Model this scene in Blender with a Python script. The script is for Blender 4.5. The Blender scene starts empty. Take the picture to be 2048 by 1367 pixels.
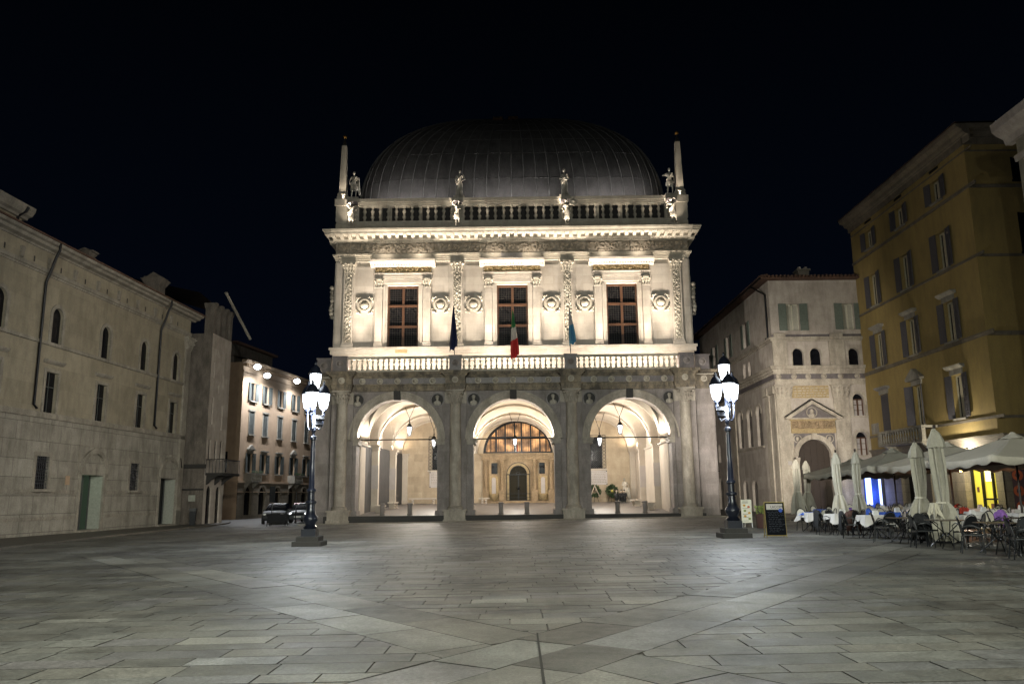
import bpy, math, random
from math import sin, cos, pi, radians as R, sqrt
from mathutils import Matrix, Vector
from mathutils.geometry import tessellate_polygon
random.seed(7)
SC = bpy.context.scene
COL = SC.collection

# ------------------------------------------------------------------ camera
F_PX, TILT, ROLL = 1615.0, R(10.84), R(.57)
cam = bpy.data.cameras.new('camera'); cam_o = bpy.data.objects.new('camera', cam); COL.objects.link(cam_o)
cam.lens = F_PX / 2048 * 36; cam.sensor_width = 36; cam.clip_end = 2000; cam.clip_start = .1
fw = Vector((0, cos(TILT), sin(TILT))); r0 = Vector((1, 0, 0)); u0 = Vector((0, -sin(TILT), cos(TILT)))
rt = r0 * cos(ROLL) - u0 * sin(ROLL); up = r0 * sin(ROLL) + u0 * cos(ROLL)
mw = Matrix((rt, up, -fw)).transposed().to_4x4(); mw.translation = Vector((0, 0, 1.6))
cam_o.matrix_world = mw
SC.camera = cam_o
# ------------------------------------------------------------------ night sky
wd = bpy.data.worlds.new('World'); SC.world = wd; wd.use_nodes = True
nt = wd.node_tree; bg = nt.nodes['Background']
tc = nt.nodes.new('ShaderNodeTexCoord'); sx = nt.nodes.new('ShaderNodeSeparateXYZ'); cr = nt.nodes.new('ShaderNodeValToRGB')
nt.links.new(tc.outputs['Generated'], sx.inputs[0]); nt.links.new(sx.outputs['Z'], cr.inputs[0]); nt.links.new(cr.outputs[0], bg.inputs[0])
e = cr.color_ramp.elements
e[0].position = 0.0; e[0].color = (.0018, .0032, .0085, 1); e[1].position = .62; e[1].color = (.00035, .0006, .0011, 1)
m_ = e.new(.3); m_.color = (.0010, .0020, .0046, 1)
bg.inputs[1].default_value = .27
SC.view_settings.view_transform = 'Standard'; SC.view_settings.look = 'None'
SC.view_settings.exposure = 1.5; SC.view_settings.gamma = 1
SC.cycles.use_denoising = True
SC.cycles.max_bounces = 6; SC.cycles.diffuse_bounces = 3; SC.cycles.glossy_bounces = 3; SC.cycles.transmission_bounces = 4
SC.cycles.use_light_tree = True; SC.cycles.sample_clamp_indirect = 4.0
SC.cycles.caustics_reflective = False; SC.cycles.caustics_refractive = False

def gz(x, y=0): return .010 * x

def light(kind, name, loc, energy, color, aim=None, **kw):
    d = bpy.data.lights.new(name, kind); d.energy = energy; d.color = color
    for k, v in kw.items(): setattr(d, k, v)
    o = bpy.data.objects.new(name, d); COL.objects.link(o); o.location = loc
    if aim is not None:
        o.rotation_euler = (Vector(aim) - Vector(loc)).to_track_quat('-Z', 'Y').to_euler()
    return o

# ------------------------------------------------------------------ materials
def new_mat(name):
    m = bpy.data.materials.new(name); m.use_nodes = True
    return m, m.node_tree, m.node_tree.nodes['Principled BSDF']
def nd(t, kind, **kw):
    n = t.nodes.new(kind)
    for k, v in kw.items():
        if k in n.inputs.keys(): n.inputs[k].default_value = v
        else: setattr(n, k, v)
    return n
def mixc(t, fac, a, b, mode='MIX'):
    n = t.nodes.new('ShaderNodeMix'); n.data_type = 'RGBA'; n.blend_type = mode
    for s, v in ((0, fac), (6, a), (7, b)):
        if isinstance(v, (int, float)): n.inputs[s].default_value = v
        elif isinstance(v, tuple): n.inputs[s].default_value = (*v[:3], 1)
        else: t.links.new(v, n.inputs[s])
    return n.outputs[2]
def ramp(t, src, stops):
    n = t.nodes.new('ShaderNodeValToRGB'); t.links.new(src, n.inputs[0]); el = n.color_ramp.elements
    el[0].position, el[1].position = stops[0][0], stops[-1][0]
    el[0].color = (*stops[0][1], 1); el[1].color = (*stops[-1][1], 1)
    for p, c in stops[1:-1]:
        q = el.new(p); q.color = (*c, 1)
    return n.outputs[0]
def g3(v): return (v, v, v)
def stone(name, c1, c2, blocks=None, mortar=.012, rough=.8, bump=.25, stain=0.0, scale=1.3, stain_col=(.06, .05, .04), joint=.45, grime=.35, speck=.1):
    """weathered masonry: two tones in clouds, block joints along x / z, vertical drip stains"""
    m, t, p = new_mat(name)
    tc = nd(t, 'ShaderNodeTexCoord'); geo = tc.outputs['Object']
    n1 = nd(t, 'ShaderNodeTexNoise', Scale=scale, Detail=8, Roughness=.65); t.links.new(geo, n1.inputs['Vector'])
    f = ramp(t, n1.outputs[0], [(.3, g3(0)), (.7, g3(1))])
    col = mixc(t, f, c1, c2)
    n2 = nd(t, 'ShaderNodeTexNoise', Scale=14, Detail=6, Roughness=.7); t.links.new(geo, n2.inputs['Vector'])
    f2 = ramp(t, n2.outputs[0], [(.35, g3(1 - grime)), (.65, g3(1))])
    col = mixc(t, 1.0, col, f2, 'MULTIPLY')
    hsrc = n2.outputs[0]
    if stain:
        mp = nd(t, 'ShaderNodeMapping'); mp.inputs['Scale'].default_value = (1.0, 1.0, .3); t.links.new(geo, mp.inputs[0])
        n3 = nd(t, 'ShaderNodeTexNoise', Scale=1.6, Detail=7, Roughness=.7); t.links.new(mp.outputs[0], n3.inputs['Vector'])
        fs = ramp(t, n3.outputs[0], [(.44, g3(0)), (.62, g3(stain))])
        col = mixc(t, fs, col, stain_col)
    bumpin = hsrc
    if blocks:
        sp = nd(t, 'ShaderNodeSeparateXYZ'); t.links.new(geo, sp.inputs[0])
        cb = nd(t, 'ShaderNodeCombineXYZ'); ad = nd(t, 'ShaderNodeMath', operation='ADD')
        t.links.new(sp.outputs[0], ad.inputs[0]); t.links.new(sp.outputs[1], ad.inputs[1])
        t.links.new(ad.outputs[0], cb.inputs[0]); t.links.new(sp.outputs[2], cb.inputs[1])
        br = nd(t, 'ShaderNodeTexBrick'); br.inputs['Scale'].default_value = 1
        br.inputs['Brick Width'].default_value = blocks[0]; br.inputs['Row Height'].default_value = blocks[1]
        br.inputs['Mortar Size'].default_value = mortar; br.inputs['Mortar Smooth'].default_value = .3
        br.inputs['Color1'].default_value = (1, 1, 1, 1); br.inputs['Color2'].default_value = (.8, .79, .78, 1); br.inputs['Mortar'].default_value = (joint, joint, joint, 1)
        br.inputs['Bias'].default_value = -.2
        t.links.new(cb.outputs[0], br.inputs['Vector'])
        col = mixc(t, 1.0, col, br.outputs['Color'], 'MULTIPLY')
        mm = nd(t, 'ShaderNodeMath', operation='MULTIPLY_ADD'); mm.inputs[1].default_value = -1.2
        t.links.new(br.outputs['Fac'], mm.inputs[0]); t.links.new(n2.outputs[0], mm.inputs[2]); bumpin = mm.outputs[0]
    t.links.new(col, p.inputs['Base Color']); p.inputs['Roughness'].default_value = rough
    b = nd(t, 'ShaderNodeBump', Strength=bump, Distance=.03); t.links.new(bumpin, b.inputs['Height']); t.links.new(b.outputs[0], p.inputs['Normal'])
    return m
def plain(name, c, rough=.6, metal=0, noise=.25, scale=9, bump=.05, spec=.5):
    m, t, p = new_mat(name)
    tc = nd(t, 'ShaderNodeTexCoord'); n = nd(t, 'ShaderNodeTexNoise', Scale=scale, Detail=5); t.links.new(tc.outputs['Object'], n.inputs['Vector'])
    f = ramp(t, n.outputs[0], [(.3, g3(1 - noise)), (.7, g3(1))])
    t.links.new(mixc(t, 1.0, c, f, 'MULTIPLY'), p.inputs['Base Color'])
    p.inputs['Roughness'].default_value = rough; p.inputs['Metallic'].default_value = metal; p.inputs['Specular IOR Level'].default_value = spec
    if bump:
        b = nd(t, 'ShaderNodeBump', Strength=bump, Distance=.02); t.links.new(n.outputs[0], b.inputs['Height']); t.links.new(b.outputs[0], p.inputs['Normal'])
    return m
def glow(name, c, strength, base=(.8, .8, .8)):
    m, t, p = new_mat(name); p.inputs['Base Color'].default_value = (*base, 1)
    p.inputs['Emission Color'].default_value = (*c, 1); p.inputs['Emission Strength'].default_value = strength; p.inputs['Specular IOR Level'].default_value = .08
    return m
M = {}
M['marble'] = stone('marble_facade', (.52, .475, .425), (.42, .38, .335), (1.5, .62), rough=.7, bump=.15, stain=.22, stain_col=(.25, .2, .14), joint=.72, mortar=.008, grime=.14)
M['carved'] = stone('carved_marble', (.44, .39, .32), (.30, .255, .20), rough=.75, bump=.3, stain=.2, scale=3, stain_col=(.12, .09, .06), grime=.3)
M['trim'] = stone('marble_trim', (.50, .46, .39), (.38, .345, .285), rough=.7, bump=.15, stain=.25, stain_col=(.14, .11, .08), grime=.22)
M['portico'] = stone('grey_portico_stone', (.31, .275, .265), (.20, .18, .175), (1.9, .8), rough=.75, bump=.2, stain=.5, stain_col=(.09, .08, .065), joint=.75, mortar=.008, grime=.25)
M['porticotrim'] = stone('portico_marble_trim', (.43, .39, .33), (.29, .26, .225), rough=.7, bump=.2, stain=.55, stain_col=(.11, .095, .075), grime=.25)
M['entab'] = stone('stained_entablature_stone', (.38, .31, .21), (.16, .14, .12), (1.4, .5), rough=.8, bump=.3, stain=.9, scale=2.2, stain_col=(.055, .048, .04), joint=.6, grime=.4)
M['darkmarble'] = stone('veined_dark_marble', (.105, .095, .10), (.19, .165, .17), rough=.45, bump=.1, stain=.4, scale=2.5, grime=.3)
M['riser'] = stone('dark_step_stone', (.018, .017, .016), (.03, .028, .026), rough=.7, bump=.2)
M['statue'] = stone('statue_marble', (.56, .52, .45), (.36, .33, .28), rough=.7, bump=.25, stain=.5, scale=4, stain_col=(.07, .06, .05), grime=.3)
M['vault'] = stone('vault_plaster', (.47, .42, .36), (.40, .35, .295), rough=.9, bump=.08, stain=.12, stain_col=(.25, .2, .16), grime=.12)
M['inner'] = stone('inner_wall_plaster', (.49, .41, .30), (.37, .30, .215), (1.6, .7), rough=.85, bump=.1, stain=.3, stain_col=(.22, .17, .12), joint=.85, mortar=.006, grime=.2)
M['portalstone'] = stone('golden_portal_stone', (.40, .295, .18), (.27, .195, .115), rough=.8, bump=.3, stain=.4, scale=3, stain_col=(.08, .055, .03), grime=.4)
M['lead'] = stone('lead_roof_sheet', (.15, .142, .142), (.095, .09, .09), rough=.6, bump=.15, stain=.6, scale=.8, stain_col=(.05, .047, .047), grime=.4)
M['seam'] = plain('bright_lead_seam', (.165, .16, .16), .5)
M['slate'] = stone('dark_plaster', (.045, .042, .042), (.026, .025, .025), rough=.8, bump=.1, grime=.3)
M['pale'] = stone('pale_street_stone', (.38, .36, .315), (.26, .245, .21), (1.9, .95), rough=.85, bump=.35, stain=.5, stain_col=(.10, .09, .075), joint=.32, speck=0, mortar=.014, grime=.3)
M['paleup'] = stone('smooth_yellowish_stone', (.34, .305, .23), (.25, .225, .17), (2.4, 1.1), rough=.85, bump=.2, stain=.35, stain_col=(.11, .095, .07), joint=.75, mortar=.008, grime=.2)
M['paletrim'] = stone('grey_stone_trim', (.37, .345, .295), (.23, .21, .175), rough=.85, bump=.25, stain=.5, stain_col=(.07, .06, .05), grime=.35)
M['tower'] = stone('rough_dark_render', (.20, .175, .15), (.11, .095, .082), rough=.95, bump=.5, stain=.7, scale=.9, stain_col=(.045, .04, .035), grime=.45)
M['orange'] = stone('ochre_street_plaster', (.42, .30, .205), (.33, .235, .155), rough=.9, bump=.1, stain=.25, stain_col=(.2, .14, .1), grime=.15)
M['church'] = stone('pinkish_church_plaster', (.52, .465, .41), (.38, .335, .295), (2.4, 1.0), rough=.9, bump=.12, stain=.4, stain_col=(.17, .14, .12), joint=.9, mortar=.006, grime=.2)
M['churchtrim'] = stone('church_stone_trim', (.52, .465, .385), (.34, .30, .245), rough=.85, bump=.25, stain=.5, stain_col=(.12, .1, .08), grime=.3)
M['gold'] = stone('golden_carved_stone', (.42, .32, .17), (.30, .225, .12), rough=.85, bump=.3, scale=3, grime=.35)
M['yellow'] = stone('yellow_plaster', (.345, .25, .085), (.27, .195, .07), rough=.9, bump=.12, stain=.32, stain_col=(.13, .095, .045), scale=.5, grime=.2)
M['brownstone'] = stone('brown_base_stone', (.22, .185, .135), (.15, .125, .095), (1.3, .55), rough=.85, bump=.3, stain=.4, joint=.55, grime=.3)
M['rooftile'] = stone('clay_roof_tile', (.16, .085, .055), (.09, .05, .036), (.25, .4), rough=.9, bump=.6, joint=.3)
M['wood'] = plain('brown_window_wood', (.085, .036, .016), .55, noise=.4, scale=20)
M['darkwood'] = plain('dark_door_wood', (.030, .018, .012), .6, noise=.4, scale=12, bump=.2)
M['iron'] = plain('black_iron', (.012, .013, .016), .4, .6, noise=.3)
M['navyiron'] = plain('navy_painted_iron', (.010, .013, .024), .32, .3, noise=.3, spec=.6)
M['glass'] = plain('dark_window_glass', (.006, .0065, .009), .22, noise=.3, scale=3, bump=0, spec=.2)
M['lattice'] = plain('grey_lead_lattice', (.045, .04, .035), .7)
M['shutter'] = plain('grey_green_shutter', (.055, .063, .06), .7)
M['bshutter'] = plain('grey_brown_shutter', (.075, .07, .08), .7)
M['gshutter'] = plain('green_grey_shutter', (.13, .155, .13), .7)
M['curtain'] = plain('cream_curtain', (.42, .37, .27), .9)
M['whiteframe'] = plain('cream_window_frame', (.42, .38, .27), .7)
M['lampglass'] = glow('lit_lantern_glass', (.86, .94, 1.0), 3.2)
M['pendglass'] = glow('lit_pendant_glass', (.9, .96, 1.0), 2.6)
M['flood'] = glow('floodlight_lens', (.85, .93, 1.0), 9)
M['cafe'] = glow('cafe_lamp_bulb', (1, .93, .75), 12)
M['orangeglow'] = glow('orange_lamp_bulb', (1, .3, .08), 25)
M['blueglow'] = glow('blue_lit_panel', (.30, .42, 1), 1.6, (.05,.05,.2))
M['yellowglow'] = glow('yellow_lit_interior', (.80, .68, .07), .27, (.2,.15,.02))
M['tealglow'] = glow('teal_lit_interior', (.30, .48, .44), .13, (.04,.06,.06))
M['greenglow'] = glow('dim_green_interior', (.18, .30, .20), .022, (.02,.03,.02))
M['doorleaf'] = plain('pale_grey_door_leaf', (.30, .32, .28), .6)
M['canvas'] = stone('grey_beige_canvas', (.40, .385, .325), (.33, .315, .265), rough=.95, bump=.15, grime=.15)
M['canvaswarm'] = stone('cream_canvas', (.56, .53, .45), (.50, .47, .40), rough=.95, bump=.12, grime=.1)
M['maroon'] = plain('maroon_underside_shade', (.10, .035, .035), .9)  # dark red of the parasols' shaded underside, put into the colour
M['chairblack'] = plain('dark_metal_mesh', (.018, .02, .023), .4, .5)
M['tabletop'] = plain('dark_table_top', (.085, .068, .052), .35)
M['whitecloth'] = stone('white_tablecloth_linen', (.56, .545, .53), (.47, .455, .445), rough=.95, bump=.1, grime=.06)
M['white'] = plain('white_plastic', (.65, .65, .65), .5, noise=.08)
M['blue'] = plain('blue_cloth', (.03, .09, .42), .85)
M['olive'] = glow('faint_glow_glass', (.35, .26, .10), .012, (.012, .011, .008))  # gate glass glows faintly through added emission, with no lamp behind it
M['red'] = plain('red_blanket', (.45, .05, .03), .9)
M['purple'] = plain('purple_blanket', (.26, .12, .42), .9)
M['blackcloth'] = plain('black_coat_fabric', (.012, .013, .016), .9)
M['browncloth'] = plain('brown_leather', (.07, .03, .022), .7)
M['creamcloth'] = plain('cream_blanket', (.55, .52, .42), .9)
M['yellowcloth'] = plain('yellow_cover', (.35, .33, .08), .9)
M['chalk'] = plain('chalk_board_black', (.006, .007, .010), .9, spec=.08, bump=0)
M['chalkline'] = plain('white_chalk_line', (.16, .17, .20), .9)
M['yellowwood'] = plain('yellow_wood_frame', (.22, .17, .04), .6)
M['paper'] = plain('cream_menu_paper', (.62, .60, .48), .7, noise=.08)
M['carred'] = plain('red_car_paint', (.30, .012, .012), .25, .2, noise=.1)
M['carsilver'] = plain('silver_car_paint', (.10, .11, .12), .45, .3, noise=.1)
M['cardark'] = plain('dark_grey_car_paint', (.022, .024, .027), .5, .1, noise=.1)
M['rubber'] = plain('black_rubber', (.01, .01, .01), .8)
M['carlamp'] = glow('car_headlight_glass', (.9, .95, 1), 1.6)
M['leaf'] = plain('wreath_leaves', (.03, .055, .018), .8, noise=.5, scale=40)
M['ribbon'] = plain('pale_ribbon', (.45, .38, .32), .8)
M['navy'] = plain('navy_flag_cloth', (.006, .010, .055), .8)
M['gildball'] = plain('gilded_ball', (.45, .24, .06), .35, .8)
M['plaque'] = stone('inscribed_grey_marble', (.40, .37, .36), (.33, .30, .29), rough=.5, bump=.05, grime=.1)
M['foodred'] = plain('food_picture_red', (.45, .10, .04), .7); M['foodgreen'] = plain('food_picture_green', (.20, .25, .06), .7); M['foodorange'] = plain('food_picture_orange', (.5, .28, .04), .7)
M['poster'] = stone('dark_window_poster', (.075, .05, .062), (.12, .07, .075), rough=.4, bump=.02, scale=5)
# tricolour and light-blue flags: colour bands belong to the cloth (generated along its drop)
def bands(name, stops):
    m, t, p = new_mat(name); tc = nd(t, 'ShaderNodeTexCoord'); uv = nd(t, 'ShaderNodeUVMap')
    sp = nd(t, 'ShaderNodeSeparateXYZ'); t.links.new(uv.outputs[0], sp.inputs[0])
    n = t.nodes.new('ShaderNodeValToRGB'); n.color_ramp.interpolation = 'CONSTANT'; t.links.new(sp.outputs[0], n.inputs[0])
    el = n.color_ramp.elements; el[0].position = stops[0][0]; el[0].color = (*stops[0][1], 1); el[1].position = stops[1][0]; el[1].color = (*stops[1][1], 1)
    for q, c in stops[2:]:
        k = el.new(q); k.color = (*c, 1)
    t.links.new(n.outputs[0], p.inputs['Base Color']); p.inputs['Roughness'].default_value = .9
    return m
M['tricolour'] = bands('tricolour_cloth', [(0, (.03, .16, .05)), (.36, (.52, .48, .44)), (.62, (.42, .02, .02))])
M['skyflag'] = bands('white_and_light_blue_cloth', [(0, (.42, .40, .40)), (.45, (.08, .25, .40))])
# lit timber interior behind the lunette: vertical slats of light
m, t, p = new_mat('lit_timber_interior'); tc = nd(t, 'ShaderNodeTexCoord')
wv = nd(t, 'ShaderNodeTexWave', Scale=3.4, Distortion=2.5); wv.bands_direction = 'X'; t.links.new(tc.outputs['Object'], wv.inputs['Vector'])
nz = nd(t, 'ShaderNodeTexNoise', Scale=1.2, Detail=5); t.links.new(tc.outputs['Object'], nz.inputs['Vector'])
c = mixc(t, wv.outputs[0], (.10, .035, .012), (1.0, .52, .20)); f = ramp(t, nz.outputs[0], [(.36, g3(.12)), (.5, g3(.7)), (.64, g3(2.6))])
t.links.new(mixc(t, 1.0, c, f, 'MULTIPLY'), p.inputs['Emission Color']); p.inputs['Emission Strength'].default_value = .30; p.inputs['Base Color'].default_value = (.1, .05, .03, 1)
M['lunette'] = m
# paving slabs: value per slab in attribute "slab"
m, t, p = new_mat('granite_paving_slab')
at = nd(t, 'ShaderNodeAttribute', attribute_name='slab'); tc = nd(t, 'ShaderNodeTexCoord')
n1 = nd(t, 'ShaderNodeTexNoise', Scale=28, Detail=7, Roughness=.75); t.links.new(tc.outputs['Object'], n1.inputs['Vector'])
n2 = nd(t, 'ShaderNodeTexNoise', Scale=.35, Detail=7, Roughness=.65); t.links.new(tc.outputs['Object'], n2.inputs['Vector'])
n3 = nd(t, 'ShaderNodeTexNoise', Scale=3.5, Detail=8, Roughness=.7); t.links.new(tc.outputs['Object'], n3.inputs['Vector'])
col = mixc(t, 1.0, at.outputs['Color'], ramp(t, n1.outputs[0], [(.32, g3(.45)), (.68, g3(1.35))]), 'MULTIPLY')
col = mixc(t, 1.0, col, ramp(t, n2.outputs[0], [(.40, g3(.50)), (.60, g3(1.15))]), 'MULTIPLY')
col = mixc(t, 1.0, col, ramp(t, n3.outputs[0], [(.3, g3(.72)), (.62, g3(1.05))]), 'MULTIPLY')
t.links.new(col, p.inputs['Base Color'])
rr = ramp(t, n3.outputs[0], [(.3, g3(.42)), (.7, g3(.68))]); t.links.new(rr, p.inputs['Roughness']); p.inputs['Specular IOR Level'].default_value = .4
b = nd(t, 'ShaderNodeBump', Strength=.5, Distance=.012); mm = nd(t, 'ShaderNodeMath', operation='ADD')
t.links.new(n1.outputs[0], mm.inputs[0]); t.links.new(n3.outputs[0], mm.inputs[1]); t.links.new(mm.outputs[0], b.inputs['Height']); t.links.new(b.outputs[0], p.inputs['Normal'])
M['slab'] = m
M['joint'] = plain('dark_joint_dirt', (.018, .017, .014), .95)
M['asphalt'] = stone('street_stone', (.13, .125, .115), (.09, .086, .08), (1.2, .5), rough=.6, bump=.3, joint=.6)
M['porticofloor'] = stone('portico_floor_stone', (.17, .155, .15), (.12, .11, .105), rough=.5, bump=.1)
M['sidewalk'] = stone('sidewalk_stone', (.13, .12, .10), (.09, .083, .07), rough=.7, bump=.2)

# ------------------------------------------------------------------ mesh helpers
class MB:
    def __init__(s): s.v = []; s.f = []; s.c = []
    def add(s, vs, fs):
        o = len(s.v); s.v += [tuple(v) for v in vs]; s.f += [tuple(i + o for i in f) for f in fs]; return s
    def box(s, x0, x1, y0, y1, z0, z1):
        return s.add([(x0, y0, z0), (x1, y0, z0), (x1, y1, z0), (x0, y1, z0), (x0, y0, z1), (x1, y0, z1), (x1, y1, z1), (x0, y1, z1)],
                     [(0, 3, 2, 1), (4, 5, 6, 7), (0, 1, 5, 4), (1, 2, 6, 5), (2, 3, 7, 6), (3, 0, 4, 7)])
    def frust(s, x, y, w0, d0, z0, w1, d1, z1):
        vs = [(x + a * w / 2, y + b * d / 2, z) for w, d, z in ((w0, d0, z0), (w1, d1, z1)) for a, b in ((-1, -1), (1, -1), (1, 1), (-1, 1))]
        return s.add(vs, [(0, 3, 2, 1), (4, 5, 6, 7), (0, 1, 5, 4), (1, 2, 6, 5), (2, 3, 7, 6), (3, 0, 4, 7)])
    def lathe(s, prof, cx=0, cy=0, n=16, sx=1, sy=1, a0=0, a1=2 * pi, flute=0):
        full = abs(a1 - a0 - 2 * pi) < 1e-6; k = n if full else n + 1; vs = []; fs = []
        for r, z in prof:
            for i in range(k):
                a = a0 + (a1 - a0) * i / n; q = r * (1 + flute * (i % 2))
                vs.append((cx + q * cos(a) * sx, cy + q * sin(a) * sy, z))
        for j in range(len(prof) - 1):
            for i in range(n):
                i2 = (i + 1) % k
                fs.append((j * k + i, j * k + i2, (j + 1) * k + i2, (j + 1) * k + i))
        if full:
            fs.append(tuple(range(k))[::-1]); fs.append(tuple((len(prof) - 1) * k + i for i in range(k)))
        return s.add(vs, fs)
    def tube(s, pts, r, n=6, r1=None):
        pts = [Vector(p) for p in pts]; vs = []; fs = []; L = len(pts)
        for i, p in enumerate(pts):
            d = (pts[min(i + 1, L - 1)] - pts[max(i - 1, 0)])
            d = d.normalized() if d.length > 1e-9 else Vector((0, 0, 1))
            a = d.cross(Vector((0, 0, 1)) if abs(d.z) < .9 else Vector((1, 0, 0))).normalized(); b = d.cross(a)
            rr = r if r1 is None else r + (r1 - r) * i / (L - 1)
            for k in range(n):
                t_ = 2 * pi * k / n; vs.append(p + a * rr * cos(t_) + b * rr * sin(t_))
        for i in range(L - 1):
            for k in range(n): fs.append((i * n + k, i * n + (k + 1) % n, (i + 1) * n + (k + 1) % n, (i + 1) * n + k))
        fs.append(tuple(range(n))[::-1]); fs.append(tuple((L - 1) * n + k for k in range(n)))
        return s.add(vs, fs)
    def sphere(s, c, r, n=10, sx=1, sy=1, sz=1):
        return s.add(*sph(c, r, n, sx, sy, sz))
    def prof(s, pts, x0, x1, axis='x'):
        """extrude the closed (y,z) outline along x"""
        k = len(pts); vs = [(x0, a, b) for a, b in pts] + [(x1, a, b) for a, b in pts]
        if axis == 'y': vs = [(a, x0, b) for a, b in pts] + [(a, x1, b) for a, b in pts]
        fs = [(i, (i + 1) % k, k + (i + 1) % k, k + i) for i in range(k)] + [tuple(range(k))[::-1], tuple(range(k, 2 * k))]
        return s.add(vs, fs)
    def wall(s, outer, holes=(), y=0, depth=.4, back=False, rim=False):
        """front skin at y with holes cut through, reveals running back by depth"""
        loops = [outer] + list(holes); pts = [p for l in loops for p in l]
        tri = tessellate_polygon([[Vector((a, b, 0)) for a, b in l] for l in loops])
        s.add([(a, y, b) for a, b in pts], tri)
        if back: s.add([(a, y + depth, b) for a, b in pts], [t_[::-1] for t_ in tri])
        for l in (loops if rim else loops[1:]):
            k = len(l); s.add([(a, y, b) for a, b in l] + [(a, y + depth, b) for a, b in l], [(i, (i + 1) % k, k + (i + 1) % k, k + i) for i in range(k)])
        return s
    def ring(s, cx, z0, r0, r1, y0, y1, n=24, a0=0, a1=pi):
        """arch band from angle a0 to a1 between two radii"""
        vs = []; fs = []
        for i in range(n + 1):
            a = a0 + (a1 - a0) * i / n
            for r in (r0, r1):
                for y in (y0, y1): vs.append((cx + r * cos(a), y, z0 + r * sin(a)))
        for i in range(n):
            o = i * 4; q = o + 4
            fs += [(o, q, q + 2, o + 2), (o + 1, o + 3, q + 3, q + 1), (o, o + 1, q + 1, q), (o + 2, q + 2, q + 3, o + 3)]
        fs += [(0, 2, 3, 1), (n * 4, n * 4 + 1, n * 4 + 3, n * 4 + 2)]
        return s.add(vs, fs)
    def build(s, name, mat, parent=None, smooth=None, loc=None, rot=None, uvs=None):
        me = bpy.data.meshes.new(name); me.from_pydata(s.v, [], s.f); me.update()
        if mat is not None: me.materials.append(M[mat] if isinstance(mat, str) else mat)
        if smooth is not None:
            me.shade_smooth(); me.set_sharp_from_angle(angle=R(smooth))
        o = bpy.data.objects.new(name, me); COL.objects.link(o)
        if parent: o.parent = parent
        if loc: o.location = loc
        if rot: o.rotation_euler = rot
        return o
def sph(c, r, n=10, sx=1, sy=1, sz=1):
    vs = [(c[0], c[1], c[2] - r * sz)]; fs = []; m_ = max(4, n // 2)
    for j in range(1, m_):
        ph = pi * j / m_
        for i in range(n):
            a = 2 * pi * i / n; vs.append((c[0] + r * sx * sin(ph) * cos(a), c[1] + r * sy * sin(ph) * sin(a), c[2] - r * sz * cos(ph)))
    vs.append((c[0], c[1], c[2] + r * sz)); T = len(vs) - 1
    for i in range(n):
        fs.append((0, 1 + (i + 1) % n, 1 + i)); fs.append((T, T - n + i, T - n + (i + 1) % n))
    for j in range(m_ - 2):
        for i in range(n): fs.append((1 + j * n + i, 1 + j * n + (i + 1) % n, 1 + (j + 1) * n + (i + 1) % n, 1 + (j + 1) * n + i))
    return vs, fs
def arch(cx, w, z0, zs, n=14, rise=None):
    """outline of an arched opening: centre, width, bottom, springing height"""
    h = rise if rise else w / 2
    return [(cx - w / 2, z0), (cx + w / 2, z0)] + [(cx + w / 2 * cos(pi * i / n), zs + h * sin(pi * i / n)) for i in range(n + 1)]
def rect(x0, x1, z0, z1): return [(x0, z0), (x1, z0), (x1, z1), (x0, z1)]
def empty(name, label, cat, loc=(0, 0, 0), rz=0, group=None, kind=None):
    o = bpy.data.objects.new(name, None); COL.objects.link(o); o.empty_display_size = .2
    o.location = loc; o.rotation_euler = (0, 0, rz); tag(o, label, cat, group, kind); return o
def tag(o, label=None, cat=None, group=None, kind=None):
    if label: o['label'] = label
    if cat: o['category'] = cat
    if group: o['group'] = group
    if kind: o['kind'] = kind
    return o
def dup(o, loc=None, rz=None, label=None, parent=None, group=None):
    c = o.copy(); COL.objects.link(c)
    if parent: c.parent = parent
    if loc is not None: c.location = loc
    if rz is not None: c.rotation_euler = (0, 0, rz)
    if label: c['label'] = label
    if group: c['group'] = group
    for ch in list(o.children): dup(ch, parent=c)
    return c
def remeshed(mb, name, mat, parent, voxel, smooth_it=2):
    o = mb.build(name, mat, parent)
    r = o.modifiers.new('r', 'REMESH'); r.mode = 'VOXEL'; r.voxel_size = voxel; r.use_smooth_shade = True
    s = o.modifiers.new('s', 'SMOOTH'); s.iterations = smooth_it; s.factor = .5
    return o
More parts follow.
